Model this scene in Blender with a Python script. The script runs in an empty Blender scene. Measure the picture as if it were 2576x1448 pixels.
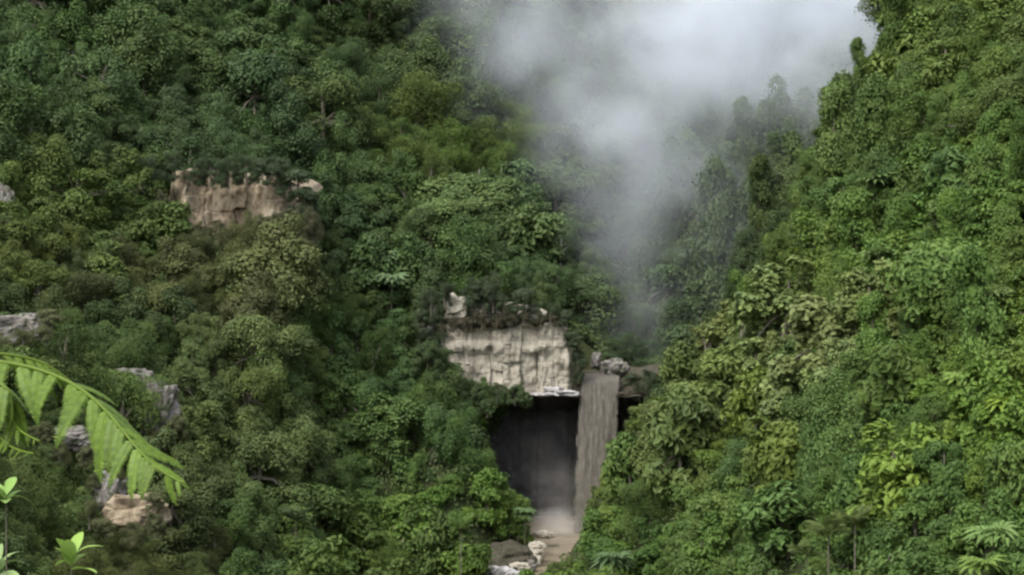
import bpy, math, random
import numpy as np
from mathutils import Vector, Matrix
rng = np.random.default_rng(7); random.seed(7)
S = bpy.context.scene
R = math.radians
# ------------------------------------------------------------------ camera, world, sun, exposure
F, CX, CY, CZ = 3964.0, 1288.0, 724.0, 40.0        # focal length / centre in pixels of a 2576 px wide frame; eye height
def at(px, py, y):                                  # the point of the place at distance y on that line of sight
    return np.array([(px-CX)/F*y, y, CZ-(py-CY)/F*y])
cam_d = bpy.data.cameras.new('camera'); cam = bpy.data.objects.new('camera', cam_d)
S.collection.objects.link(cam); S.camera = cam
cam.location = (0, 0, CZ); cam.rotation_euler = (R(90), 0, 0)
cam_d.angle = 2*math.atan(CX/F); cam_d.clip_start = 0.1; cam_d.clip_end = 4000
W = bpy.data.worlds.new('World'); S.world = W; W.use_nodes = True
SUN_EL, SUN_AZ = R(56), R(-140)                     # high, behind and to the left of the eye
nt = W.node_tree; bg = nt.nodes['Background']
sky = nt.nodes.new('ShaderNodeTexSky'); sky.sky_type = 'NISHITA'; sky.sun_disc = False
sky.sun_elevation = SUN_EL; sky.sun_rotation = SUN_AZ; sky.dust_density = 4; sky.air_density = 1.2
hs = nt.nodes.new('ShaderNodeHueSaturation'); hs.inputs['Saturation'].default_value = 0.32   # overcast: whiter than a clear sky
nt.links.new(sky.outputs[0], hs.inputs['Color']); nt.links.new(hs.outputs[0], bg.inputs[0])
bg.inputs[1].default_value = 0.15
sun_d = bpy.data.lights.new('sun', 'SUN'); sun_d.energy = .85; sun_d.angle = R(32); sun_d.color = (1, .96, .9)
sun = bpy.data.objects.new('sun', sun_d); S.collection.objects.link(sun)
sd = Vector((math.sin(SUN_AZ)*math.cos(SUN_EL), math.cos(SUN_AZ)*math.cos(SUN_EL), math.sin(SUN_EL)))
sun.rotation_euler = sd.to_track_quat('Z', 'Y').to_euler(); sun.location = (0, 0, 300)
S.view_settings.view_transform = 'Standard'; S.view_settings.look = 'None'
S.view_settings.exposure = 1.48; S.view_settings.gamma = 1
S.render.engine = 'CYCLES'
cy = S.cycles
cy.max_bounces = 6; cy.diffuse_bounces = 2; cy.glossy_bounces = 2; cy.transmission_bounces = 2; cy.volume_bounces = 3
cy.transparent_max_bounces = 8; cy.use_denoising = True; cy.caustics_reflective = cy.caustics_refractive = False
cy.volume_step_rate = 1.0; cy.volume_max_steps = 256
cy.pixel_filter_type = 'BLACKMAN_HARRIS'; cy.filter_width = 2.5     # a soft phone zoom

# ------------------------------------------------------------------ helpers
COL = S.collection
def hash3(i, j, k, s):
    n = (i*374761393 + j*668265263 + k*2147483647 + s*1274126177) & 0xFFFFFFFF
    n = ((n ^ (n >> 13))*1274126177) & 0xFFFFFFFF
    n = n ^ (n >> 16)
    return n.astype(np.float64)/4294967295.0
def vnoise(p, s=0):                                 # value noise in 0..1
    p = np.asarray(p, float); f = np.floor(p); i = f.astype(np.int64); u = p-f; u = u*u*(3-2*u)
    r = 0
    for a in (0, 1):
        for b in (0, 1):
            for c in (0, 1):
                w = (u[..., 0] if a else 1-u[..., 0])*(u[..., 1] if b else 1-u[..., 1])*(u[..., 2] if c else 1-u[..., 2])
                r = r + w*hash3(i[..., 0]+a, i[..., 1]+b, i[..., 2]+c, s)
    return r
def fbm(p, o=4, s=0):
    p = np.asarray(p, float); a, t, r = .5, 0., 0.
    for k in range(o):
        r = r + a*vnoise(p*2**k, s+k); t += a; a *= .5
    return r/t
def unit(v): return v/np.maximum(np.linalg.norm(v, axis=-1, keepdims=True), 1e-9)
def mesh(name, V, Fc, mat, smooth=False, attr=None):
    V = np.asarray(V, np.float32); Fc = np.asarray(Fc, np.int32); k = Fc.shape[1]
    m = bpy.data.meshes.new(name)
    m.vertices.add(len(V)); m.vertices.foreach_set('co', V.ravel())
    m.loops.add(Fc.size); m.loops.foreach_set('vertex_index', Fc.ravel())
    m.polygons.add(len(Fc)); m.polygons.foreach_set('loop_start', np.arange(0, Fc.size, k, dtype=np.int32))
    m.polygons.foreach_set('loop_total', np.full(len(Fc), k, np.int32))
    m.polygons.foreach_set('use_smooth', np.full(len(Fc), bool(smooth)))
    if attr is not None:
        at_ = m.attributes.new('tint', 'FLOAT', 'POINT'); at_.data.foreach_set('value', np.asarray(attr, np.float32))
    m.update(calc_edges=True); m.materials.append(mat)
    return m
def obj(name, m, parent=None, **props):
    o = bpy.data.objects.new(name, m); COL.objects.link(o)
    if parent is not None: o.parent = parent
    for k, v in props.items(): o[k] = v
    return o
def thing(name, label, cat, loc=(0, 0, 0), rz=0, group=None, m=None):
    o = bpy.data.objects.new(name, m); COL.objects.link(o)
    o.location = loc; o.rotation_euler = (0, 0, rz); o['label'] = label; o['category'] = cat
    if group: o['group'] = group
    return o
def grid_faces(nu, nv):
    a = (np.arange(nu-1)[:, None]*nv + np.arange(nv-1)[None, :]).ravel()
    return np.stack([a, a+nv, a+nv+1, a+1], 1)
def tube(path, rad, n=7):
    path = np.asarray(path, float); rad = np.asarray(rad, float); T = unit(np.gradient(path, axis=0))
    up = np.array([1., 0.03, 0.02]) if abs(T[0, 0]) < .8 else np.array([0, 1., 0])
    A = unit(np.cross(T, up)); B = np.cross(T, A)
    t = np.linspace(0, 2*np.pi, n, endpoint=False)
    V = path[:, None]+rad[:, None, None]*(np.cos(t)[None, :, None]*A[:, None]+np.sin(t)[None, :, None]*B[:, None])
    L = len(path); Fc = []
    for i in range(L-1):
        for j in range(n):
            Fc.append((i*n+j, i*n+(j+1) % n, (i+1)*n+(j+1) % n, (i+1)*n+j))
    return V.reshape(-1, 3), np.array(Fc)
def merge(parts):
    V, Fc, o = [], [], 0
    for v, f in parts: V.append(v); Fc.append(f+o); o += len(v)
    return np.concatenate(V), np.concatenate(Fc)

# ------------------------------------------------------------------ materials
def newmat(name):
    m = bpy.data.materials.new(name); m.use_nodes = True; t = m.node_tree
    return m, t, t.nodes['Principled BSDF'], t.nodes['Material Output']
def nd(t, typ, **kw):
    n = t.nodes.new(typ)
    for k, v in kw.items(): setattr(n, k, v)
    return n
def math_(t, op, a, b=None, c=None, clamp=False):
    n = nd(t, 'ShaderNodeMath', operation=op); n.use_clamp = clamp
    for i, x in enumerate((a, b, c)):
        if x is None: continue
        if isinstance(x, (int, float)): n.inputs[i].default_value = x
        else: t.links.new(x, n.inputs[i])
    return n.outputs[0]
def ramp(t, fac, stops):
    n = nd(t, 'ShaderNodeValToRGB'); e = n.color_ramp.elements
    while len(e) < len(stops): e.new(.5)
    for q, (p, c) in zip(e, stops): q.position = p; q.color = (*c, 1) if len(c) == 3 else c
    t.links.new(fac, n.inputs[0]); return n.outputs[0]
def noise_node(t, scale, detail=4, rough=.55, vec=None, dist=0):
    n = nd(t, 'ShaderNodeTexNoise'); n.inputs['Scale'].default_value = scale; n.inputs['Detail'].default_value = detail
    n.inputs['Roughness'].default_value = rough; n.inputs['Distortion'].default_value = dist
    if vec is not None: t.links.new(vec, n.inputs['Vector'])
    return n.outputs[0]
def mapped(t, sc, loc=(0, 0, 0)):
    tc = nd(t, 'ShaderNodeTexCoord'); mp = nd(t, 'ShaderNodeMapping')
    mp.inputs['Scale'].default_value = sc; mp.inputs['Location'].default_value = loc
    t.links.new(tc.outputs['Object'], mp.inputs[0]); return mp.outputs[0]
def bump(t, bs, h, strength, dist=.2):
    b = nd(t, 'ShaderNodeBump'); b.inputs['Strength'].default_value = strength; b.inputs['Distance'].default_value = dist
    t.links.new(h, b.inputs['Height']); t.links.new(b.outputs[0], bs.inputs['Normal'])
def leaf_material(name, base=None, gloss=.2, trans=.3, rough=.55):
    m, t, bs, out = newmat(name)
    tint = nd(t, 'ShaderNodeAttribute', attribute_name='tint')
    hv = nd(t, 'ShaderNodeHueSaturation')
    if base is None:
        oi = nd(t, 'ShaderNodeObjectInfo'); t.links.new(oi.outputs['Color'], hv.inputs['Color'])
    else: hv.inputs['Color'].default_value = (*base, 1)
    v = math_(t, 'MULTIPLY_ADD', tint.outputs['Fac'], .7, .68); t.links.new(v, hv.inputs['Value'])
    h = math_(t, 'MULTIPLY_ADD', tint.outputs['Fac'], -.02, .51); t.links.new(h, hv.inputs['Hue'])
    t.links.new(hv.outputs[0], bs.inputs['Base Color'])
    bs.inputs['Roughness'].default_value = rough; bs.inputs['Specular IOR Level'].default_value = gloss
    tr = nd(t, 'ShaderNodeBsdfTranslucent'); t.links.new(hv.outputs[0], tr.inputs[0])
    mx = nd(t, 'ShaderNodeMixShader'); mx.inputs[0].default_value = trans
    t.links.new(bs.outputs[0], mx.inputs[1]); t.links.new(tr.outputs[0], mx.inputs[2]); t.links.new(mx.outputs[0], out.inputs[0])
    return m
M = {}
M['leaf'] = leaf_material('leaf')
def rock_material(name, stops, zscale=.25, scale=.9, bumpy=.6, moss=.36):
    m, t, bs, out = newmat(name)
    a = noise_node(t, scale, 6, .65, mapped(t, (1, 1, zscale)), .4)
    b = noise_node(t, scale*.35, 4, .6, mapped(t, (1, 1, 1), (31, 7, 3)))
    f = math_(t, 'ADD', math_(t, 'MULTIPLY', a, .65), math_(t, 'MULTIPLY', b, .35))
    mo = noise_node(t, scale*.8, 6, .7, mapped(t, (1, 1, .7), (3, 17, 9)))
    mk = nd(t, 'ShaderNodeMapRange'); t.links.new(mo, mk.inputs['Value']); mk.inputs['From Min'].default_value = 1-moss-.04; mk.inputs['From Max'].default_value = 1-moss+.07
    mxc = nd(t, 'ShaderNodeMix', data_type='RGBA'); t.links.new(mk.outputs[0], mxc.inputs[0]); t.links.new(ramp(t, f, stops), mxc.inputs[6]); mxc.inputs[7].default_value = (.04, .052, .022, 1)
    t.links.new(mxc.outputs[2], bs.inputs['Base Color']); bs.inputs['Roughness'].default_value = .9
    bs.inputs['Specular IOR Level'].default_value = .25
    bump(t, bs, noise_node(t, scale*3, 6, .7, mapped(t, (1, 1, zscale*1.6))), bumpy, .35)
    return m
M['pale_rock'] = rock_material('pale_rock', [(.27, (.09, .075, .052)), (.34, (.19, .172, .133)), (.46, (.29, .268, .215)), (.62, (.34, .315, .258)), (.8, (.42, .395, .33))])
M['brown_rock'] = rock_material('brown_rock', [(.28, (.07, .053, .033)), (.4, (.16, .125, .082)), (.52, (.25, .205, .14)), (.68, (.40, .345, .26))], zscale=.16)
M['grey_rock'] = rock_material('grey_rock', [(.3, (.045, .04, .032)), (.43, (.115, .103, .092)), (.58, (.2, .185, .175)), (.78, (.34, .325, .315))], zscale=.6, scale=1.2, moss=.47)
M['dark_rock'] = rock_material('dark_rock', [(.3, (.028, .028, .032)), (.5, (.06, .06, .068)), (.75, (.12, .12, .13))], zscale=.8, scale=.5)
M['wet_rock'] = rock_material('wet_rock', [(.3, (.12, .11, .10)), (.47, (.3, .29, .28)), (.7, (.55, .55, .55))], zscale=1, scale=1.5)
M['bank'] = rock_material('bank', [(.3, (.022, .02, .013)), (.5, (.046, .042, .028)), (.75, (.08, .07, .05))], zscale=1, scale=.5)
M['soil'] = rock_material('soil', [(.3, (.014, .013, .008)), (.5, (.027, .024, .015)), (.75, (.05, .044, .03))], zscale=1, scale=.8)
m, t, bs, out = newmat('ground_soil'); M['ground'] = m
f = noise_node(t, .12, 6, .6, mapped(t, (1, 1, 1)))
t.links.new(ramp(t, f, [(.3, (.018, .022, .01)), (.5, (.03, .04, .016)), (.7, (.05, .05, .025))]), bs.inputs['Base Color'])
bs.inputs['Roughness'].default_value = 1; bs.inputs['Specular IOR Level'].default_value = .1
bump(t, bs, noise_node(t, 1.2, 6, .7, mapped(t, (1, 1, 1))), .8, .5)
def bark(name, c0, c1):
    m, t, bs, out = newmat(name)
    f = noise_node(t, 2.5, 4, .6, mapped(t, (2, 2, .5)))
    t.links.new(ramp(t, f, [(.35, c0), (.65, c1)]), bs.inputs['Base Color']); bs.inputs['Roughness'].default_value = .85
    return m
M['bark'] = bark('bark', (.06, .05, .035), (.16, .14, .11))
M['pale_bark'] = bark('pale_bark', (.22, .21, .18), (.42, .41, .36))
# muddy water
m, t, bs, out = newmat('muddy_water'); M['water'] = m
f = noise_node(t, .35, 5, .6, mapped(t, (1, .6, 1)))
t.links.new(ramp(t, f, [(.3, (.13, .105, .068)), (.55, (.19, .158, .108)), (.75, (.27, .235, .17))]), bs.inputs['Base Color'])
bs.inputs['Roughness'].default_value = .28
bump(t, bs, noise_node(t, 1.4, 5, .6, mapped(t, (1, .7, 1))), .7, .25)
m, t, bs, out = newmat('falling_water'); M['fall'] = m
f = math_(t, 'ADD', math_(t, 'MULTIPLY', noise_node(t, 1.8, 6, .7, mapped(t, (1.0, 1.0, .16)), .5), .5), math_(t, 'MULTIPLY', noise_node(t, 1.3, 5, .65, mapped(t, (1, 1, .45), (5, 9, 2))), .5))
t.links.new(ramp(t, f, [(.3, (.056, .05, .04)), (.45, (.077, .069, .056)), (.56, (.097, .088, .072)), (.72, (.15, .138, .116))]), bs.inputs['Base Color'])
bs.inputs['Roughness'].default_value = .7; bs.inputs['Specular IOR Level'].default_value = .25
bump(t, bs, noise_node(t, 4, 6, .7, mapped(t, (1, 1, .22))), .3, .2)
ed = nd(t, 'ShaderNodeAttribute', attribute_name='tint')
en = noise_node(t, 2.2, 5, .7, mapped(t, (1.4, 1.0, .22), (2, 8, 1)))
al = nd(t, 'ShaderNodeMapRange', interpolation_type='SMOOTHSTEP'); t.links.new(math_(t, 'ADD', ed.outputs['Fac'], en), al.inputs['Value']); al.inputs['From Min'].default_value = .42; al.inputs['From Max'].default_value = .85
t.links.new(al.outputs[0], bs.inputs['Alpha'])
m, t, bs, out = newmat('foam_water'); M['foam'] = m
f = noise_node(t, 2.2, 5, .7, mapped(t, (1, 1, .3)))
t.links.new(ramp(t, f, [(.35, (.2, .165, .125)), (.6, (.33, .29, .235))]), bs.inputs['Base Color']); bs.inputs['Roughness'].default_value = .7
bump(t, bs, noise_node(t, 4, 4, .7, mapped(t, (1, 1, .4))), .8, .2)

# ------------------------------------------------------------------ terrain: a height field through surveyed points of the gorge
ctrl = []                                           # (x, y, z of the ground)
def canopy(px, pts, off):
    for py, y in pts:
        p = at(px, py, y); ctrl.append((p[0], p[1], p[2]-off))
canopy(-400, [(1448, 100), (724, 170), (0, 270)], 4)
canopy(0,   [(1448, 120), (1270, 140), (1100, 160), (900, 180), (724, 200), (560, 222), (400, 245), (200, 276), (0, 310)], 4)
canopy(400, [(1448, 155), (1270, 175), (1100, 195), (900, 215), (724, 235), (610, 249), (405, 276), (200, 306), (0, 340)], 4.5)
canopy(640, [(1448, 178), (1270, 192), (1100, 206), (900, 223), (724, 240), (610, 254), (405, 284), (200, 320), (0, 354)], 4.5)
canopy(740, [(1448, 190), (1220, 212), (1000, 230), (800, 248), (650, 262)], 4.5)
canopy(830, [(1448, 202), (1220, 228), (1000, 254), (724, 284), (550, 300), (400, 316), (200, 340), (0, 370)], 5)
canopy(1000,[(1448, 212), (1220, 228), (1000, 250), (860, 264), (724, 280), (550, 294), (400, 318), (200, 355), (0, 395)], 5)
canopy(1150,[(1200, 231), (1080, 240), (980, 252), (735, 271), (560, 300), (400, 328), (200, 365), (0, 410)], 5)
canopy(1320,[(740, 272), (560, 305), (400, 340), (200, 385), (0, 435)], 5)
canopy(1440,[(790, 270), (640, 302), (450, 350), (250, 400), (50, 460)], 5)
canopy(1530,[(935, 270)], 1); canopy(1560, [(870, 288)], 3); canopy(1590, [(780, 315)], 4)
canopy(1600,[(650, 355), (500, 400), (300, 460), (0, 520)], 5)
canopy(1690,[(860, 282), (740, 294), (580, 310), (430, 328)], 4)
canopy(1800,[(700, 290), (540, 302), (420, 318), (400, 400)], 4)
canopy(1950,[(520, 280), (410, 296), (380, 390), (150, 480)], 4); canopy(2200, [(300, 380), (50, 480)], 4)
canopy(1500,[(1448, 172), (1330, 186)], 4); canopy(1600, [(1448, 160), (1200, 180), (1040, 196)], 4)
canopy(1800,[(1448, 142), (1100, 168), (950, 180), (825, 192)], 4)
canopy(1960,[(1448, 130), (1100, 154), (724, 186), (590, 204)], 4)
canopy(2100,[(1448, 120), (1100, 142), (724, 172), (400, 206), (225, 236)], 4)
canopy(2300,[(1448, 107), (1100, 126), (724, 152), (400, 182), (200, 208), (0, 240)], 4)
canopy(2500,[(1448, 95), (1100, 112), (724, 136), (400, 162), (200, 183), (0, 208)], 4)
canopy(2750,[(1448, 84), (724, 118), (0, 180), (-300, 230)], 4)
ctrl += [(26, 216, 14), (30, 240, 8), (27, 252, 4), (20, 222, 5), (17, 205, 6), (14, 236, 2), (40, 240, 30), (34, 262, 23), (48, 270, 32),
         (55, 262, 42), (68, 285, 50), (90, 320, 66), (75, 262, 62), (24, 272, 23.5), (27, 280, 26)]
ctrl += [(0, 0, 37.6), (-6, 10, 36.2), (7, 10, 35.4), (0, -30, 40), (-40, 0, 42), (40, 0, 42), (0, 30, 26), (-12, 40, 25), (12, 40, 23),
         (0, 80, 6), (-2, 120, 0), (-3, 160, -1), (0, 200, -1), (28, 80, 17), (-30, 80, 17), (-120, 60, 60), (120, 60, 60),
         (0, 640, 190), (-200, 600, 230), (200, 600, 230), (-240, 300, 130), (240, 300, 150), (-240, 0, 110), (240, 0, 110)]
ctrl += [(-4, 219, -.5), (3, 226, -1), (7, 240, -1), (8, 250, -1), (-10, 222, 2.5), (-7, 230, 4), (-3.5, 242, 6), (-4, 249, 9), (-8, 246, 14), (-12, 246, 17), (-9, 254, 18), (10, 215, 1)]
C = np.array(ctrl); N = len(C)
D = np.linalg.norm(C[:, None, :2]-C[None, :, :2], axis=2)
A = np.zeros((N+3, N+3)); A[:N, :N] = -D - np.eye(N)*0.6; A[:N, N] = 1; A[:N, N+1:] = C[:, :2]; A[N, :N] = 1; A[N+1:, :N] = C[:, :2].T
w = np.linalg.solve(A, np.concatenate([C[:, 2], np.zeros(3)]))
XR_Y = np.array([120, 160, 200, 219, 230, 240, 250, 262, 276.]); XR_X = np.array([-2, -3, -2, 0, 4, 6.8, 7.6, 8, 8.])
XR_W = np.array([5, 5, 5, 5.5, 6, 7.5, 10.5, 14, 15.]); XR_WL = np.array([5, 5, 5, 5.5, 5.5, 4.5, 5.5, 10, 13.])
def height(x, y):
    x = np.asarray(x, float); y = np.asarray(y, float); sh = x.shape; x = x.ravel(); y = y.ravel()
    z = np.empty(len(x))
    for s in range(0, len(x), 20000):
        xs, ys = x[s:s+20000], y[s:s+20000]
        d = np.sqrt((xs[:, None]-C[:, 0])**2+(ys[:, None]-C[:, 1])**2)
        z[s:s+20000] = -d@w[:N]+w[N]+w[N+1]*xs+w[N+2]*ys
    p = np.stack([x/14, y/14, 0*x], 1); far = np.clip((y-60)/80, 0, 1)
    z = z+(fbm(p, 4, 3)-.5)*5*far
    xr = np.interp(y, XR_Y, XR_X); hw = np.interp(y, XR_Y, XR_W)
    hl = np.interp(y, XR_Y, XR_WL); d = np.where(x < xr, xr-x-hl, x-xr-hw); k = np.clip(d/4.5, 0, 1); k = k*k*(3-2*k)
    inr = (y > 120) & (y < 279)
    z = np.where(inr, -1.2*(1-k)+np.where(k > 0, z, 0)*k, z)
    return z.reshape(sh)
xs = np.concatenate([np.arange(-300, -90, 6), np.arange(-90, 100, 1.6), np.arange(100, 301, 6)]); ys = np.concatenate([np.arange(-60, 100, 4), np.arange(100, 440, 1.6), np.arange(440, 660, 6)])
gx, gy = np.meshgrid(xs, ys, indexing='ij'); gz = height(gx, gy)
terrain = obj('ground', mesh('ground', np.stack([gx, gy, gz], -1).reshape(-1, 3), grid_faces(len(xs), len(ys)), M['ground'], True), kind='structure')
def hgt(x, y):                                      # fast bilinear lookup in the sheet
    x = np.asarray(x, float); y = np.asarray(y, float)
    i = np.clip(np.searchsorted(xs, x)-1, 0, len(xs)-2); j = np.clip(np.searchsorted(ys, y)-1, 0, len(ys)-2)
    u = np.clip((x-xs[i])/(xs[i+1]-xs[i]), 0, 1); v = np.clip((y-ys[j])/(ys[j+1]-ys[j]), 0, 1)
    return (gz[i, j]*(1-u)+gz[i+1, j]*u)*(1-v)+(gz[i, j+1]*(1-u)+gz[i+1, j+1]*u)*v

# ------------------------------------------------------------------ river and pool
ny, nx = 200, 26
yy = np.linspace(125, 276, ny)
XX = np.interp(yy, XR_Y, XR_X)[:, None]+np.linspace(-1, 1, nx)[None, :]*(np.interp(yy, XR_Y, XR_W)+3)[:, None]
YY = np.repeat(yy[:, None], nx, 1)
ZZ = .16*(fbm(np.stack([XX*.9, YY*.6, 0*XX], -1), 3, 11)-.5)*np.where(YY < 236, 3, 1.4)
river = obj('river', mesh('river', np.stack([XX, YY, ZZ], -1).reshape(-1, 3), grid_faces(ny, nx), M['water'], True), kind='structure')
river['label'] = 'muddy brown river and plunge pool below the waterfall'

# ------------------------------------------------------------------ the cliffs
def cols_profile(u, seed, wmin, wmax, depth):       # vertical ribs and cracks of uneven width
    r = np.random.default_rng(seed); e = [u.min()-3]
    while e[-1] < u.max()+3: e.append(e[-1]+r.uniform(wmin, wmax))
    e = np.array(e); o = r.uniform(-1, 1, len(e))*depth
    i = np.clip(np.searchsorted(e, u)-1, 0, len(e)-2); f = (u-e[i])/(e[i+1]-e[i])
    prof = o[i]+depth*.5*(1-(2*f-1)**4)
    return prof
def fracture(U_, Z_, seed, wmin, wmax, hmin, hmax, depth, groove):   # columns broken into blocks, each with its own depth
    r = np.random.default_rng(seed); e = [U_.min()-3]
    while e[-1] < U_.max()+3: e.append(e[-1]+r.uniform(wmin, wmax))
    e = np.array(e); ci = np.clip(np.searchsorted(e, U_)-1, 0, len(e)-2); f = (U_-e[ci])/(e[ci+1]-e[ci]); out_ = np.zeros_like(U_)
    for c in np.unique(ci):
        m_ = ci == c; z0 = Z_[m_]; ze = [Z_.min()-hmax*r.random()-.5]
        while ze[-1] < Z_.max()+.5: ze.append(ze[-1]+r.uniform(hmin, hmax))
        ze = np.array(ze); si = np.clip(np.searchsorted(ze, z0)-1, 0, len(ze)-2); dv = r.normal(0, depth, len(ze)); g_ = (z0-ze[si])/(ze[si+1]-ze[si])
        tl = r.normal(0, depth*.6, len(ze))
        out_[m_] = dv[si]+tl[si]*(f[m_]-.5)-groove*(np.exp(-(np.minimum(f[m_], 1-f[m_])*(e[c+1]-e[c])/.13)**2))-groove*.5*np.exp(-(np.minimum(g_, 1-g_)*(ze[si+1]-ze[si])/.12)**2)
    return out_
# pale cliff with the overhang and the hollow below it
def cliff_top(x): return np.interp(x, [-17, -13, -8, 0, 5, 7.5, 9.2, 10.2, 11, 12], [34.0, 35.8, 37.2, 37.0, 36.0, 34.6, 32.8, 30.5, 27.5, 25])
u = np.linspace(-17, 12, 230)
tt = np.linspace(0, 1, 130)
top = cliff_top(u); bot = np.interp(u, [-17, -9, -4, 2, 12], [25.5, 24.6, 23.6, 22.1, 21.7])+.9*(fbm(np.stack([u*.6, 0*u, 0*u], -1), 4, 81)-.5)*np.interp(u, [-17, 2, 5], [1.6, 1.6, .3])
ycl = np.interp(u, [-17, -12, -8, 5, 9.5, 12], [267.5, 263, 261.8, 261.2, 262, 266])
Z = bot[:, None]+(top-bot)[:, None]*tt[None, :]
U = np.repeat(u[:, None], len(tt), 1)
wob = fbm(np.stack([U*.15, Z*.22, 0*Z], -1), 3, 21)-.5; fine = fbm(np.stack([U*1.3, Z*.22, 0*Z], -1), 4, 23)-.5
rib = fracture(U+1.3*wob, Z+1.2*wob, 5, .7, 2.9, 1.8, 8, .26, .12)+.5*fracture(U+2.4*fine+7, Z+2*wob, 6, .5, 1.4, .8, 3.5, .1, .03)
jn = vnoise(np.stack([U*.22, Z*.5, 0*Z], -1), 28)   # blocks broken out here and there
hole = np.exp(-(((U-(-3.6))/.55)**2+((Z-29.6)/.8)**2))*1.6+np.exp(-(((U-4.3)/.3)**2+((Z-27.2)/1.6)**2))*.9
step = np.clip((Z-34.6)/.9, 0, 1)                    # the upper part stands back behind a grown-over ledge
Y = ycl[:, None]+2.2*tt[None, :]**1.4-rib-np.clip(jn-.5, 0, 1)*2.6-2.6*(fbm(np.stack([U*.35, Z*.18, 0*Z], -1), 4, 22)-.5)-.5*fine-.5*(fbm(np.stack([U*1.1, Z*1.0, 0*Z], -1), 4, 29)-.5)+hole+step*1.6
V = np.stack([U, Y, Z], -1)
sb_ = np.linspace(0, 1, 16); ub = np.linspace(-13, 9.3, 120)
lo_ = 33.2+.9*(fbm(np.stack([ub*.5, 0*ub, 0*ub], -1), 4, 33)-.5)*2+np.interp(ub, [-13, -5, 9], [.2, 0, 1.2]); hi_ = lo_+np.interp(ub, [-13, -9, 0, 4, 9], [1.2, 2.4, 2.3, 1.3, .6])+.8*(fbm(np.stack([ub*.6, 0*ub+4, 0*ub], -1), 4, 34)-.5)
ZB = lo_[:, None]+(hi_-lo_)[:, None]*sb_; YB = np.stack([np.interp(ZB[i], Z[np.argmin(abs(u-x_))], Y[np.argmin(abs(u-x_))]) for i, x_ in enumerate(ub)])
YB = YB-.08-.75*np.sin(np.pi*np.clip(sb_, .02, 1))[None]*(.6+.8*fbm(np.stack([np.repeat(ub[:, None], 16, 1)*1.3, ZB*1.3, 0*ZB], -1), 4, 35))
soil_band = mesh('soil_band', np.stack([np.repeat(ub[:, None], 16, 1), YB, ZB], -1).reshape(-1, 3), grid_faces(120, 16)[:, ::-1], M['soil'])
back = np.stack([u, np.full_like(u, 284.), top+.6], -1)[:, None]
V = np.concatenate([V, back], 1)
cliff = obj('cliff', mesh('cliff', V.reshape(-1, 3), grid_faces(len(u), len(tt)+1)[:, ::-1], M['pale_rock']), kind='structure')
cliff['label'] = 'pale buff cliff face with vertical cracks above the dark hollow'
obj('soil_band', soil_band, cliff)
# rock that carries the lip of the waterfall
ul = np.linspace(9.5, 31, 110); tl = np.linspace(0, 1, 40)
topl = np.interp(ul, [9.5, 11, 12, 18, 19, 23, 31], [27, 25.6, 24.2, 23.9, 24.6, 25, 27]); botl = np.full_like(ul, 21.6)
Zl = botl[:, None]+(topl-botl)[:, None]*tl; Ul = np.repeat(ul[:, None], 40, 1)
Yl = np.interp(ul, [9.5, 12, 16, 31], [263.4, 263.6, 264.3, 264.5])[:, None]+1.2*tl[None]-2.2*(fbm(np.stack([Ul*.5, Zl*.6, 0*Zl], -1), 4, 27)-.5)
Vl = np.concatenate([np.stack([Ul, Yl, Zl], -1), np.stack([ul, Yl[:, -1]+4, topl+.3], -1)[:, None], np.stack([ul, np.full_like(ul, 286.), topl+2.], -1)[:, None]], 1)
obj('lip_rock', mesh('lip_rock', Vl.reshape(-1, 3), grid_faces(len(ul), 42)[:, ::-1], M['bank']), cliff)
# the hollow: ceiling and back wall
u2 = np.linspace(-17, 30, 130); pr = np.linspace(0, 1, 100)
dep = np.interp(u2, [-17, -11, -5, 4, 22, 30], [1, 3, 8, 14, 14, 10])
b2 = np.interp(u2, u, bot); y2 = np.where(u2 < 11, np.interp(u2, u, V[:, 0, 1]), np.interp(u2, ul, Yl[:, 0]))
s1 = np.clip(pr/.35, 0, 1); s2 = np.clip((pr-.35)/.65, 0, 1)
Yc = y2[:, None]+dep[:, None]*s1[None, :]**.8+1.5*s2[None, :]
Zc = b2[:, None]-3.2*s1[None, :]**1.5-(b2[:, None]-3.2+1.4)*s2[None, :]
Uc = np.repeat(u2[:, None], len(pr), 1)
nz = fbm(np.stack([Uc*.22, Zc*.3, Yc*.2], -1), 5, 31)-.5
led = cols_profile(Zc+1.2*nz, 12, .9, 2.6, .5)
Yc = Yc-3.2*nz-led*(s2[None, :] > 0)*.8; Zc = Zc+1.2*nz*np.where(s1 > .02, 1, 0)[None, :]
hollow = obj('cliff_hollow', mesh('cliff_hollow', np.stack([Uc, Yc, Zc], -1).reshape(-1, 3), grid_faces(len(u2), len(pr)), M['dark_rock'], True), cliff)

def boulder(name, c, r, mat, seed, label=None, cat='boulder', parent=None, sq=(1, 1, 1), rough=.5, group=None, flat=False):
    g = np.random.default_rng(seed); nu, nv = 52, 30
    a = np.linspace(0, 2*np.pi, nu, endpoint=False); b = np.linspace(-np.pi/2, np.pi/2, nv)
    d = np.stack([np.cos(a)[:, None]*np.cos(b)[None], np.sin(a)[:, None]*np.cos(b)[None], np.repeat(np.sin(b)[None], nu, 0)], -1)
    sgn = np.sign(d)*np.abs(d)**.72
    k = 1+rough*((fbm(d*1.7+seed*3.1, 6, seed)-.5)*1.5+(vnoise(d*np.array([5, 5, 2.2])+seed, seed+9)-.5)*.22)
    V = (sgn*k[..., None]*np.array(sq)*r).reshape(-1, 3)
    Fc = np.array([(i*nv+j, ((i+1) % nu)*nv+j, ((i+1) % nu)*nv+j+1, i*nv+j+1) for i in range(nu) for j in range(nv-1)])
    me = mesh(name, V, Fc, M[mat], not flat)
    if parent is not None: o = obj(name, me, parent); o.location = c; return o
    o = thing(name, label, cat, c, 0, group, me); return o
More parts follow.
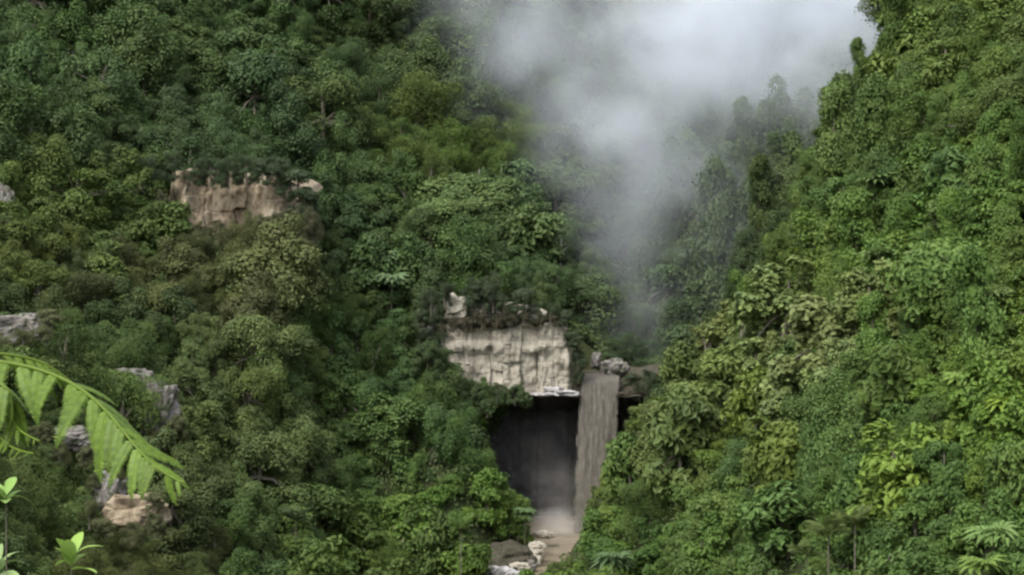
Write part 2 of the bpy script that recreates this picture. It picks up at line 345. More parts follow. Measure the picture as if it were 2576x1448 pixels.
# ledges and outcrops that belong to the cliff
g = np.random.default_rng(3)
for i, (px, py, w_, h_) in enumerate([(1362, 993, 1.5, .3), (1392, 985, 1.3, .65), (1420, 990, 1.6, .45), (1445, 992, .9, .3)]):
    boulder('ledge', at(px, py, 260.6), 1, 'wet_rock', 241+i, parent=cliff, sq=(w_, 1.1, h_), rough=1.2, flat=True)
boulder('ledge', at(1585, 990, 262.4), 1, 'bank', 42, parent=cliff, sq=(2.0, 1.0, .35), rough=1.2, flat=True)
boulder('outcrop', at(1150, 772, 264.2), 1, 'pale_rock', 43, parent=cliff, sq=(1.9, 1.2, 1.9), rough=1.5, flat=True)
boulder('outcrop', at(1224, 768, 264.6), 1, 'pale_rock', 44, parent=cliff, sq=(1.1, .9, 1.6), rough=1.5, flat=True)
boulder('outcrop', at(1088, 810, 263.5), 1, 'grey_rock', 46, parent=cliff, sq=(1.0, 1.0, 2.0), rough=1.4, flat=True)
boulder('rock', at(1545, 928, 269), 1, 'grey_rock', 48, 'weathered rock standing behind the lip of the waterfall', sq=(2.2, 1.6, 1.5), rough=.9)
boulder('rock', at(1500, 905, 272), 1, 'grey_rock', 49, 'small pale rock upstream of the waterfall lip beside a taller rock', sq=(.9, .9, 1.2), rough=.8)
# brown cliff on the hillside
u = np.linspace(-60, -34.5, 130); tt = np.linspace(0, 1, 60)
zt = np.interp(u, [-60, -57, -52, -44, -38, -35, -33], [57.5, 59.4, 59.6, 58.6, 58.2, 57, 54]); zb = np.interp(u, [-60, -57, -50, -40, -33], [53, 49.5, 47.5, 46.5, 49])
yb = np.interp(u, [-60, -57, -54, -52.8, -46, -38, -35.5, -33], [272, 262, 259.6, 262.3, 262.6, 262.2, 267, 276])
Z = zb[:, None]+(zt-zb)[:, None]*tt; U = np.repeat(u[:, None], len(tt), 1)
rib = fracture(U+1.6*(fbm(np.stack([U*.2, Z*.2, 0*Z], -1), 3, 51)-.5), Z, 15, .8, 4.2, 2.5, 9, .45, .25)+1.4*(fbm(np.stack([U*.9, Z*.35, 0*Z], -1), 4, 53)-.5)
Y = yb[:, None]+3.4*tt**1.2-rib-2.6*(fbm(np.stack([U*.3, Z*.2, 0*Z], -1), 4, 52)-.5)
V = np.stack([U, Y, Z], -1)
V = np.concatenate([np.stack([u, V[:, 0, 1]-4, zb-4], -1)[:, None], V, np.stack([u, V[:, -1, 1]+14, zt+2], -1)[:, None]], 1)
bc = obj('cliff', mesh('earth_cliff', V.reshape(-1, 3), grid_faces(len(u), len(tt)+2)[:, ::-1], M['brown_rock']), kind='structure')
bc['label'] = 'brown earth cliff high on the forested hillside'

# ------------------------------------------------------------------ waterfall
nu, nv = 60, 110
a = np.linspace(0, 1, nu); v = np.linspace(0, 1, nv)
topL, topR = at(1463, 960, 263.0), at(1561, 955, 264.5); botL, botR = at(1440, 1325, 256.5), at(1546, 1325, 258)
tr = np.clip((v-.04)/.96, 0, 1); fall = 1-np.sqrt(np.clip(1-tr, 0, 1))*0-(1-tr)   # parameter of height
zt0 = 24.7
P = np.zeros((nu, nv, 3))
for i, s in enumerate(a):
    T_ = topL*(1-s)+topR*s; B_ = botL*(1-s)+botR*s
    q = .6*np.sqrt(tr)+.4*tr                                  # thrown outwards: horizontal run grows with the square root of the drop
    P[i, :, 0] = T_[0]+(B_[0]-T_[0])*q; P[i, :, 1] = T_[1]+(B_[1]-T_[1])*q
    P[i, :, 2] = T_[2]+(-.6-T_[2])*tr
    lip = v < .04; P[i, lip, 1] = T_[1]+(.04-v[lip])/.04*7; P[i, lip, 2] = T_[2]+.35+(.04-v[lip])/.04*.5
strand = fbm(np.stack([P[..., 0]*.7, P[..., 2]*.10, P[..., 1]*0], -1), 3, 61)-.5
chop = fbm(np.stack([P[..., 0]*2.2, P[..., 2]*.55, P[..., 1]*0], -1), 4, 62)-.5
P[..., 1] -= .45*strand+.28*chop*np.clip(v*4, 0, 1)[None]+.9*np.sin(np.pi*a)[:, None]*v[None, :]
edge = np.stack([vnoise(np.stack([v*26, 0*v+k, 0*v], 1), 66)+.6*vnoise(np.stack([v*70, 0*v+k, 0*v], 1), 67)-.8 for k in (0, 5)], 0)
P[:4, :, 0] += (edge[0]*.8*v)[None]*np.linspace(1, .3, 4)[:, None]; P[-4:, :, 0] += (edge[1]*.8*v)[None]*np.linspace(.3, 1, 4)[:, None]
Bk = P.copy(); Bk[..., 1] += np.where(v < .05, .3, 1.0)[None, :]; Bk[..., 2] -= .3
Vw = np.concatenate([P.reshape(-1, 3), Bk.reshape(-1, 3)]); fw = grid_faces(nu, nv); n0 = nu*nv
side = [(j, j+1, n0+j+1, n0+j) for j in range(nv-1)]+[((nu-1)*nv+j+1, (nu-1)*nv+j, n0+(nu-1)*nv+j, n0+(nu-1)*nv+j+1) for j in range(nv-1)]
wf = obj('waterfall', mesh('waterfall', Vw, np.concatenate([fw, fw[:, ::-1]+n0, np.array(side)]), M['fall'], True, np.tile(np.repeat(np.clip(np.minimum(a, 1-a)/.2, 0, 1), nv), 2)), kind='structure')
wf['label'] = 'brown muddy waterfall dropping free in front of the dark hollow'
# ------------------------------------------------------------------ banks and boulders along the river
boulder('river_bank', at(1290, 1412, 228), 1, 'bank', 71, 'dark brown mud bank sloping into the river', 'bank', sq=(3.6, 5.5, 2.6), rough=.9)
for i, (px, py, y, sq, mat, lab) in enumerate([
    (1268, 1440, 218, (1.7, 1.2, .75), 'wet_rock', 'broad pale boulder in the river below the mud bank'),
    (1312, 1432, 220, (1.5, 1.2, .8), 'pale_rock', 'square buff boulder in the rapids below the mud bank'),
    (1296, 1447, 216.5, (1.2, .9, .5), 'wet_rock', 'low white washed boulder in the rapids'),
    (1345, 1405, 226, (1.1, 1.0, 1.2), 'pale_rock', 'tall buff boulder at the corner of the mud bank'),
    (1352, 1376, 229, (1.1, .9, .7), 'pale_rock', 'small buff boulder between pool and mud bank'),
    (1338, 1422, 222, (.7, .7, .6), 'grey_rock', 'small grey boulder in the rapids'),
    (1368, 1345, 243, (1.6, 1.0, .6), 'pale_rock', 'low tan rock at the edge of the plunge pool'),
    (1235, 1440, 219, (.9, .9, .8), 'grey_rock', 'grey boulder at the foot of the bank beside the rapids')]):
    boulder('boulder', at(px, py, y), 1, mat, 80+i, lab, sq=sq, rough=.8, flat=True)
# bare rock patches showing on the near hillside
for i, (px, py, y, sq, mat, lab) in enumerate([
    (25, 838, 186, (4.2, 2, 2.2), 'grey_rock', 'bare grey rock patch on the hillside above the fern'),
    (395, 1030, 192, (2.3, 1.6, 3.2), 'grey_rock', 'upright grey rock patch behind the tip of the fern frond'),
    (335, 965, 198, (2.4, 1.6, 1.7), 'grey_rock', 'grey brown rock above the upright rock patch'),
    (180, 1105, 168, (2.6, 1.5, 1.0), 'grey_rock', 'pale rock ledge showing under the fern frond'),
    (275, 1240, 158, (1.5, 1.3, 2.0), 'grey_rock', 'grey rock with pale broken edges among shrubs'),
    (345, 1290, 156, (2.6, 1.5, 1.5), 'brown_rock', 'low brown earth slip beside a grey rock with broken edges'),
    (8, 1320, 140, (1.3, 1.2, 1.4), 'grey_rock', 'grey rock at the foot of the slope near the large leaved shrub'),
    (5, 520, 226, (1.5, 1.3, 3.0), 'grey_rock', 'narrow pale rock face on the slope beside yellow green trees')]):
    boulder('rock_outcrop', at(px, py, y), 1, mat, 120+i, lab, 'rock', sq=sq, rough=.95, flat=True)

# ------------------------------------------------------------------ foliage
def leaves(pos, nrm, size, g, aspect=.55, droop=.25, tint=None):
    n = len(pos); nrm = unit(nrm)
    a = unit(np.cross(nrm, g.normal(size=(n, 3)))); a = unit(a+np.array([0, 0, -droop])); b = unit(np.cross(nrm, a)); nn = np.cross(a, b)
    s = size[:, None]
    V = np.stack([pos-a*s*.5, pos+b*s*aspect*.5+nn*s*.08, pos+a*s*.5-nn*s*.06, pos-b*s*aspect*.5+nn*s*.08], 1).reshape(-1, 3)
    Fc = np.arange(4*n).reshape(n, 4)
    tv = np.repeat(g.random(n) if tint is None else tint, 4)
    return V, Fc, tv
def crown(seed, axes=(1, 1, .8), nl=24, per=170, lr=(.3, .44), leaf=(.085, .14), aspect=.6, up=.5, spread=.68, rnd=.7, shape='round', droop=.25, low=-.35):
    g = np.random.default_rng(seed); ax = np.array(axes); VV, FF, TT, o = [], [], [], 0; lob = []; mains = []
    for k in range(nl):
        if shape == 'column':
            h = (k+.5)/nl; th = g.uniform(0, 6.28); rr = .55*(1-.55*h)*g.uniform(.5, 1.0)
            c = np.array([np.cos(th)*rr, np.sin(th)*rr, h*2-1])
        elif shape == 'flat':
            th = g.uniform(0, 6.28); rr = math.sqrt(g.random())*.8
            c = np.array([np.cos(th)*rr, np.sin(th)*rr, .4*(1-rr**2)+(g.uniform(-.2, .25) if k % 3 else g.uniform(-.8, -.2))])
        else:
            if k < 7:
                d = unit(g.normal(size=3)); d[2] = d[2] if d[2] > low else -d[2]; main = d*spread*g.uniform(.45, .95); mains.append(main); c = main
            else:
                main = mains[g.integers(len(mains))]; c = main*g.uniform(.35, 1.0)+g.normal(size=3)*np.array([.22, .22, .2])
                if k % 3 == 0:                      # skirt of low branches down to the undergrowth
                    th = g.uniform(0, 6.28); q_ = g.uniform(.35, .8)*spread/.68; c = np.array([np.cos(th)*q_, np.sin(th)*q_, g.uniform(-.95, -.2)])
        r = (g.uniform(*lr) if k < 7 else lr[0]*g.uniform(.7, 1.3)); lob.append((c, r))
        d2 = unit(g.normal(size=(per, 3))+unit(c+1e-6)*.45+np.array([0, 0, .45]))
        sq = np.array([1, 1, g.uniform(.6, .9)])
        rf = 1-.35*g.random((per, 1))**2; spr = g.random((per, 1)) < .2; rf = np.where(spr, g.uniform(1.0, 1.55, (per, 1)), rf)
        p = (c+d2*sq*(r*rf))*ax-np.array([0, 0, .05])*spr
        n = unit(d2*.9+np.array([0, 0, up])+g.normal(size=(per, 3))*rnd*.34)
        lt = np.clip(g.normal(.5, .2)+g.normal(0, .09, per), 0, 1)
        v, f, t_ = leaves(p, n, g.uniform(*leaf, per), g, aspect, droop, lt)
        VV.append(v); FF.append(f+o); TT.append(t_); o += len(v)
    return np.concatenate(VV), np.concatenate(FF), np.concatenate(TT), lob, ax
def tree_variant(seed, trunk_h=1.2, bark_m='bark', **kw):
    V, Fc, T, lob, ax = crown(seed, **kw)
    V = V+np.array([0, 0, trunk_h])
    g = np.random.default_rng(seed+99)
    b = np.array([g.uniform(-.1, .1), g.uniform(-.1, .1), trunk_h])
    pr = [tube([(0, 0, -.5), (0, 0, 0), b*.5+[.03, 0, 0], b, b+[0, 0, .4*ax[2]]], [.075, .065, .05, .042, .02])]
    for c, r in lob[::max(1, len(lob)//9)]:
        e = c*ax*.95+[0, 0, trunk_h]; pr.append(tube([b*.8, (b*.8+e)/2+[0, 0, .08], e], [.03, .02, .008], 5))
    tv, tf = merge(pr)
    return mesh('crown', V, Fc, M['leaf'], False, T), mesh('trunk', tv, tf, M[bark_m], True)
KIND = {
 'rainforest_tree': [tree_variant(100+i, .78, axes=(1, 1, [1.05, 1.2, .95, 1.3][i]), nl=[30, 36, 26, 34][i], per=420, lr=(.24, .44), leaf=(.05, .092), low=-.75) for i in range(4)],
 'domed_tree': [tree_variant(150+i, .78, axes=(1, 1, [1.15, 1.0, 1.3][i]), nl=[40, 46, 36][i], per=330, lr=(.2, .34), leaf=(.058, .1), spread=.64, low=-.75, up=.7) for i in range(3)],
 'slender_tree': [tree_variant(170+i, .9, axes=(.85, .85, [1.35, 1.2, 1.5][i]), nl=[34, 38, 30][i], per=330, lr=(.22, .38), leaf=(.06, .1), spread=.62, low=-.8, up=.6) for i in range(3)],
 'spreading_tree': [tree_variant(200+i, .78, axes=(1.15, 1.15, 1.15), nl=[26, 32, 29][i], per=380, lr=(.2, .36), leaf=(.055, .095), shape='flat', up=.8) for i in range(3)],
 'feathery_tree': [tree_variant(300+i, .78, axes=(1, 1, 1.2), nl=38, per=420, lr=(.22, .36), leaf=(.045, .085), aspect=.32, droop=.7, rnd=1.0, low=-.75) for i in range(3)],
 'pale_leaved_tree': [tree_variant(400+i, .78, axes=(1, 1, 1.0), nl=[36, 30][i], per=130, lr=(.2, .34), leaf=(.1, .17), aspect=.7, up=.7, low=-.7) for i in range(2)],
 'vine_draped_tree': [tree_variant(500+i, 1.05, axes=(.8, .8, 1.2), nl=[30, 34, 26][i], per=380, lr=(.26, .46), leaf=(.065, .105), shape='column', droop=.9, up=.35) for i in range(3)],
 'large_leaved_tree': [tree_variant(600+i, .78, axes=(1, 1, [1, 1.15, .95][i]), nl=[26, 30, 24][i], per=130, lr=(.24, .4), leaf=(.13, .22), aspect=.5, up=.7, droop=.4, low=-.7) for i in range(3)],
 'shrub': [tree_variant(700+i, .35, axes=(1, 1, .75), nl=[14, 18, 12][i], per=330, lr=(.3, .48), leaf=(.085, .14), aspect=.55) for i in range(3)],
}
# palmate rosettes and tree ferns with their own leaves
def palmate_leaf():
    V, Fc, T, o = [], [], [], 0
    for k in range(9):
        th = (k-4)*.62; d = np.array([math.sin(th), math.cos(th), 0]); s = np.array([d[1], -d[0], 0]); L = 1-.05*abs(k-4)
        pts = [d*.05, d*.5*L+s*.12+[0, 0, .06], d*L+[0, 0, -.18], d*.5*L-s*.12+[0, 0, .06], d*.5*L+[0, 0, .01]]
        V += pts; Fc += [(o, o+1, o+4, o+4), (o, o+4, o+3, o+3), (o+1, o+2, o+4, o+4), (o+4, o+2, o+3, o+3)]; T += [.4+.03*k]*5; o += 5
    f = np.array([q[:3] for q in Fc]); return mesh('leaf', np.array(V), f, M['leaf'], False, T)
def frond_mesh(n=17, wid=.3, arch=.55, lw=.045):
    V, Fc, T = [], [], []
    s = np.linspace(0, 1, 24); path = np.stack([0*s, s, arch*(s*.9-s**2.2)], 1)
    tv, tf = tube(path, .014*(1-.8*s)+.003, 4); V.append(tv); Fc.append(tf); T.append(np.full(len(tv), .7)); o = len(tv)
    for k in range(n):
        u_ = .12+.86*k/(n-1); c = np.array([0, u_, arch*(u_*.9-u_**2.2)]); L = wid*math.sin(math.pi*min(1, .16+.84*u_))**.7+.03
        for sg in (-1, 1):
            e = c+np.array([sg*L, .32*L, -.35*L]); m_ = (c+e)/2+[0, 0, .06*L]
            V.append(np.array([c+[0, -lw*.3, 0], m_+[0, -lw*.5, 0], e, m_+[0, lw*.6, 0]])); Fc.append(np.array([[o, o+1, o+2, o+3]])); T.append(np.full(4, .35+.3*((k*7) % 5)/5)); o += 4
    return mesh('frond', np.concatenate(V), np.concatenate(Fc), M['leaf'], False, np.concatenate(T))
PALM = palmate_leaf(); FROND = frond_mesh()
tvv, tff = tube([(0, 0, -.6), (0, 0, 0), (.03, 0, .5), (0, .02, 1)], [.06, .05, .045, .04]); POLE = mesh('trunk', tvv, tff, M['bark'], True)

HERO = {}
def rosette(name, label, cat, loc, size, h, col, nleaf, piece, tilt=(.1, .9), group=None, seed=0):
    g = np.random.default_rng(seed); o = thing(name, label, cat, loc, g.uniform(0, 6.28), group)
    tk = obj('trunk', POLE, o); tk.scale = (size*.7, size*.7, h)
    for k in range(nleaf):
        q = obj('leaf' if piece is PALM else 'frond', piece, o)
        th = k*2.4+g.uniform(-.3, .3); el = g.uniform(*tilt)
        q.location = (0, 0, h); q.rotation_euler = (el, g.uniform(-.25, .25), th); sc = size*g.uniform(.75, 1.1); q.scale = (sc, sc, sc)
        if piece is PALM: q.location = (-math.sin(th)*.35*size, math.cos(th)*.35*size, h+size*.25*el)
        v = g.uniform(.85, 1.2); q.color = (col[0]*v, col[1]*v, col[2]*v, 1)
    return o

# regions: (px, py) of their middle, tint, kinds with weights, phrase for the labels
G = dict
REG = [
 (250, 120, (.045, .075, .033), 'rts', 'above'), (700, 100, (.040, .070, .033), 'rts', 'above'), (120, 320, (.035, .060, .026), 'rts', 'above'),
 (450, 330, (.034, .058, .030), 'rd', 'above'), (650, 330, (.028, .050, .028), 'r', 'above'), (950, 130, (.048, .075, .035), 'dsf', 'above'),
 (1000, 260, (.062, .088, .024), 'ff', 'above'), (1100, 330, (.060, .086, .024), 'ff', 'above'), (1250, 150, (.05, .075, .035), 'rts', 'above'),
 (150, 520, (.075, .100, .030), 'sl', 'slope'), (330, 540, (.062, .090, .030), 'sl', 'slope'), (60, 620, (.078, .095, .028), 'sd', 'slope'),
 (400, 680, (.062, .060, .03), 'rf', 'slope'), (600, 650, (.068, .066, .034), 'rf', 'slope'), (300, 800, (.036, .052, .024), 'rdd', 'slope'), (180, 730, (.05, .062, .03), 'r', 'slope'),
 (800, 480, (.038, .066, .032), 'rdd', 'slope'), (820, 640, (.034, .060, .030), 'rdd', 'slope'), (800, 800, (.042, .072, .020), 'ff', 'slope'), (950, 700, (.040, .068, .028), 'dl', 'slope'),
 (1100, 520, (.046, .078, .030), 'rsl', 'slope'), (1300, 560, (.052, .080, .034), 'rsl', 'slope'), (1400, 680, (.042, .066, .034), 'r', 'slope'), (1200, 690, (.030, .052, .024), 'r', 'slope'),
 (600, 900, (.070, .088, .038), 'sd', 'low'), (620, 1060, (.072, .090, .038), 'sd', 'low'), (450, 1200, (.062, .078, .034), 'sd', 'low'), (150, 900, (.050, .074, .026), 'sf', 'low'), (100, 1250, (.042, .060, .020), 'rf', 'low'),
 (350, 1350, (.062, .066, .030), 'fk', 'low'), (800, 1000, (.038, .066, .026), 'rdd', 'low'), (1000, 930, (.036, .066, .026), 'rdd', 'low'), (1150, 1000, (.042, .074, .026), 'rf', 'low'), (900, 1150, (.048, .080, .028), 'dl', 'low'), (700, 1300, (.048, .074, .026), 'dl', 'low'),
 (850, 1350, (.056, .086, .024), 'lk', 'low'), (1050, 1380, (.056, .084, .026), 'lf', 'low'), (1150, 1230, (.062, .110, .024), 'lk', 'low'), (1260, 1230, (.078, .125, .022), 'lk', 'low'), (1200, 1380, (.064, .112, .022), 'lk', 'low'),
 (1700, 500, (.040, .064, .036), 'tk', 'mist'), (1800, 600, (.036, .058, .034), 'tv', 'mist'), (1650, 820, (.044, .070, .040), 'fk', 'mist'), (1450, 300, (.05, .075, .036), 'ts', 'mist'), (1900, 420, (.05, .075, .034), 'tv', 'mist'), (1580, 650, (.04, .06, .036), 'tk', 'mist'),
 (2150, 260, (.066, .088, .030), 'v', 'spur'), (2400, 150, (.080, .105, .032), 'lrs', 'spur'), (2250, 420, (.060, .092, .028), 'lr', 'spur'), (2450, 420, (.072, .112, .026), 'lv', 'spur'), (2050, 500, (.062, .082, .028), 'rv', 'spur'),
 (2080, 600, (.088, .122, .028), 'l', 'spur'), (2350, 650, (.070, .108, .026), 'lvk', 'spur'), (2500, 750, (.076, .108, .028), 'vl', 'spur'), (1950, 730, (.085, .112, .030), 'lr', 'spur'),
 (1950, 820, (.135, .150, .060), 'pp', 'spur'), (2060, 790, (.125, .142, .056), 'pp', 'spur'), (1980, 940, (.130, .150, .062), 'pp', 'spur'), (1850, 930, (.095, .105, .040), 'lp', 'spur'), (1760, 1050, (.088, .096, .036), 'lk', 'spur'),
 (2150, 900, (.068, .100, .030), 'vl', 'spur'), (2300, 900, (.078, .115, .026), 'lv', 'spur'), (2480, 870, (.100, .14, .028), 'l', 'spur'), (2450, 1040, (.105, .15, .026), 'll', 'spur'), (2540, 1200, (.07, .11, .026), 'lk', 'spur'),
 (1850, 1080, (.105, .125, .026), 'lk', 'spur'), (2100, 1080, (.055, .085, .028), 'vr', 'spur'), (1620, 1200, (.085, .108, .028), 'lk', 'spur'), (1800, 1220, (.066, .088, .026), 'lf', 'spur'), (2000, 1250, (.050, .078, .028), 'rl', 'spur'), (2250, 1150, (.06, .095, .03), 'lr', 'spur'),
 (1600, 1380, (.052, .088, .022), 'kl', 'spur'), (1800, 1380, (.070, .105, .026), 'lk', 'spur'), (2100, 1380, (.062, .092, .026), 'lk', 'spur'), (2350, 1330, (.056, .096, .028), 'lk', 'spur'), (1500, 1430, (.075, .108, .026), 'kl', 'spur'),
]
RP = np.array([(a, b) for a, b, *_ in REG], float)
LET = G(r='rainforest_tree', d='domed_tree', t='slender_tree', s='spreading_tree', f='feathery_tree', p='pale_leaved_tree', v='vine_draped_tree', l='large_leaved_tree', k='shrub')
LOOK = G(r='round crowned rainforest tree', d='tall domed forest tree', t='slender upright forest tree', s='flat topped spreading tree', f='fine leaved feathery tree', p='tree with whitish leaf clusters', v='tall narrow vine draped tree', l='large leaved tree', k='low bushy shrub')
def place(px, py, b):
    if b == 'above': return 'just above the brown cliff' if 380 < px < 780 and py > 250 else ('on the high slope beside the mist' if px > 850 else 'on the high slope uphill of the brown cliff')
    if b == 'slope':
        if px < 420 and py < 640: return 'beside the brown cliff'
        if px < 720: return 'below the brown cliff'
        return 'in the fold between the brown and the pale cliff' if px < 1000 else 'on the slope above the pale cliff'
    if b == 'low':
        if px < 500: return 'around the bare rock patches near the fern'
        if px >= 1000: return 'beside the dark hollow above the mud bank'
        return 'on the slope that leads down to the dark hollow' if py < 1150 else 'at the foot of the slope facing the spur'
    if b == 'mist': return 'in the misty stream bed above the waterfall' if 1540 < px < 1720 else ('on the misty slope beyond the pale cliff' if px < 1600 else 'on the misty slope behind the spur')
    if py < 460: return 'on top of the spur against the mist'
    if py < 1010: return 'along the ridge of the spur' if px < 2120 else 'on the steep flank of the spur'
    return 'on the spur at the foot of the waterfall' if px < 1900 else 'low down on the flank of the spur'
def hue(c):
    r, g, b = c; L = .3*r+.6*g+.1*b
    if L > .125: return 'pale green' if b > .05 else 'lime green'
    if r/g > .9: return 'brownish green'
    if r/g > .74: return 'yellow green' if L > .085 else 'olive green'
    if L < .055: return 'dark green'
    return 'bright green' if L > .08 else 'mid green'
def inpoly(P, poly):
    x, y = P[:, 0], P[:, 1]; r = np.zeros(len(P), bool); q = np.array(poly, float); j = len(q)-1
    for i in range(len(q)):
        c = ((q[i, 1] > y) != (q[j, 1] > y)) & (x < (q[j, 0]-q[i, 0])*(y-q[i, 1])/(q[j, 1]-q[i, 1]+1e-9)+q[i, 0]); r ^= c; j = i
    return r
# bare ground: cliffs, hollow, pool, river bed, rock patches, and the open gorge past the spur's ridge; (outline, only things nearer than)
CLEAR = [([(425, 440), (480, 425), (735, 445), (740, 520), (640, 575), (440, 545)], 270),
         ([(1085, 770), (1130, 745), (1300, 760), (1440, 800), (1445, 1000), (1340, 1000), (1300, 950), (1180, 945), (1100, 860)], 266),
         ([(1205, 1020), (1340, 990), (1460, 1000), (1470, 940), (1560, 940), (1605, 990), (1565, 1100), (1490, 1230), (1462, 1290), (1456, 1380), (1390, 1395), (1335, 1335), (1345, 1290), (1260, 1150)], 280),
         ([(1225, 1460), (1235, 1415), (1265, 1365), (1335, 1335), (1380, 1370), (1345, 1460)], 240),
         ([(-20, 785), (120, 800), (90, 850), (-20, 855)], 186), ([(350, 950), (440, 1000), (430, 1080), (350, 1080), (310, 980)], 196), ([(130, 1080), (235, 1085), (230, 1130), (130, 1125)], 168), ([(235, 1215), (390, 1240), (380, 1310), (230, 1310)], 156),
         ([(2265, -40), (2075, 185), (2045, 300), (1965, 560), (1880, 690), (1775, 815), (1610, 1000), (1480, 1000), (1400, 700), (1300, -40)], 252)]
def blocked(x, y, z, r):                            # does a crown there stand in front of what must stay open
    px = CX+F*x/y; py = CY-F*(z-CZ)/y; rp = F*r/y; out_ = np.zeros(len(x), bool)
    for poly, dep in CLEAR:
        h = np.zeros(len(x), int)
        for k in range(8):
            h += inpoly(np.stack([px+rp*.75*math.cos(k*.785), py+rp*.75*math.sin(k*.785)], 1), poly)
        out_ |= ((h >= 2) | inpoly(np.stack([px, py], 1), poly)) & (y < dep)
    return out_
# candidates spread over the terrain in sight
n = 90000
cx_, cy_ = rng.uniform(-150, 120, n), rng.uniform(85, 500, n)
zz = hgt(cx_, cy_); px = CX+F*cx_/cy_; py = CY-F*(zz+3-CZ)/cy_
ok = (px > -110) & (px < 2690) & (py > -90) & (py < 1600)
cx_, cy_, zz = cx_[ok], cy_[ok], zz[ok]
gxh = (hgt(cx_+2, cy_)-hgt(cx_-2, cy_))/4; gyh = (hgt(cx_, cy_+2)-hgt(cx_, cy_-2))/4
steep = np.sqrt(1+gxh**2+gyh**2)
vis = np.ones(len(cx_), bool)                       # line of sight over the canopy
for k in np.linspace(.3, .97, 42):
    q = hgt(cx_*k, cy_*k); zr = CZ+(zz+7-CZ)*k; vis &= ~((q+1.5 > zr) & (cy_*k < cy_-8))
cx_, cy_, zz, steep = cx_[vis], cy_[vis], zz[vis], steep[vis]
order = rng.permutation(len(cx_)); cells = {}; trees = []
for i in order:
    x, y, z = cx_[i], cy_[i], zz[i]
    spur = (x > 8 and y < 255)
    base = (.0205 if spur else .0195)*y*float(np.clip(rng.lognormal(-.03, .33), .5, 1.9))
    r = float(np.clip(base, 1.3, 9.5))
    gmin = r*1.0
    key = (int(x//4), int(y//4), int(z//4)); bad = False
    for dx in (-2, -1, 0, 1, 2):
        for dy in (-2, -1, 0, 1, 2):
            for dz in (-2, -1, 0, 1, 2):
                for (X, Y_, Z_, r_) in cells.get((key[0]+dx, key[1]+dy, key[2]+dz), ()):
                    if (X-x)**2+(Y_-y)**2+(Z_-z)**2 < ((gmin+r_)*.5)**2: bad = True; break
                if bad: break
            if bad: break
        if bad: break
    if bad: continue
    cells.setdefault(key, []).append((x, y, z, gmin)); trees.append((x, y, z, r))
T_ = np.array(trees)
CNT = {}
proto_used = {}
for (x, y, z, r) in T_:
    ppx, ppy = CX+F*x/y, CY-F*(z+r*1.2-CZ)/y
    d = np.hypot(RP[:, 0]-ppx, (RP[:, 1]-ppy)*1.2)+rng.normal(0, 60, len(RP))
    spur = (x > 8 and y < 252); gorge = y > 275 and ppx > 1420
    for k, q in enumerate(REG):
        if (q[4] == 'spur') != spur: d[k] += 4000
        if q[4] == 'mist' and not gorge: d[k] += 300
    k = int(np.argmin(d)); reg = REG[k]; let = reg[3][rng.integers(len(reg[3]))]
    if reg[4] != 'spur' and let == 'k': r *= .8
    kind = LET[let]
    hh = {'vine_draped_tree': 1.5, 'shrub': .5}.get(kind, 1.0)*r
    tops = blocked(np.array([x]), np.array([y]), np.array([z+hh]), np.array([r]))[0]
    if tops:                                        # only a low shrub fits below the open ground, or nothing
        r *= .5; kind = 'shrub'; let = 'k'; hh = .4*r
        if blocked(np.array([x]), np.array([y]), np.array([z+hh]), np.array([r]))[0]: continue
    CNT[kind] = CNT.get(kind, 0)+1
    cm, tm = KIND[kind][rng.integers(len(KIND[kind]))]
    o = thing(kind, hue(reg[2])+' '+LOOK[let]+' '+place(reg[0], reg[1], reg[4]), 'shrub' if let == 'k' else 'tree', (x, y, z-.15), rng.uniform(0, 6.28), hue(reg[2])+' '+LOOK[let].replace('tree', 'trees').replace('shrub', 'shrubs')+' '+place(reg[0], reg[1], reg[4]))
    sc = r*np.array([rng.uniform(.8, 1.2), rng.uniform(.8, 1.2), rng.uniform(.75, 1.35)]); o.scale = sc
    o.rotation_euler = (rng.normal(0, .14), rng.normal(0, .14), rng.uniform(0, 6.28))
    c = obj('crown', cm, o); obj('trunk', tm, o)
    mean_ = np.array([.075, .103, .031]) if spur else np.array([.052, .075, .03])   # neighbours share much of their colour
    k_ = 1.15 if let == 'p' else .62
    b = np.maximum(k_*np.array(reg[2])+(1-k_)*mean_, .01)*(np.array([1.05, 1.22, .9]) if spur else np.array([1.22, 1.3, .9])*(1.16 if reg[4] == 'low' else 1))*rng.uniform(.82, 1.2)*np.array([rng.uniform(.94, 1.06), 1, rng.uniform(.9, 1.15)]); c.color = (*b, 1)
print('TREES', len(T_), CNT)

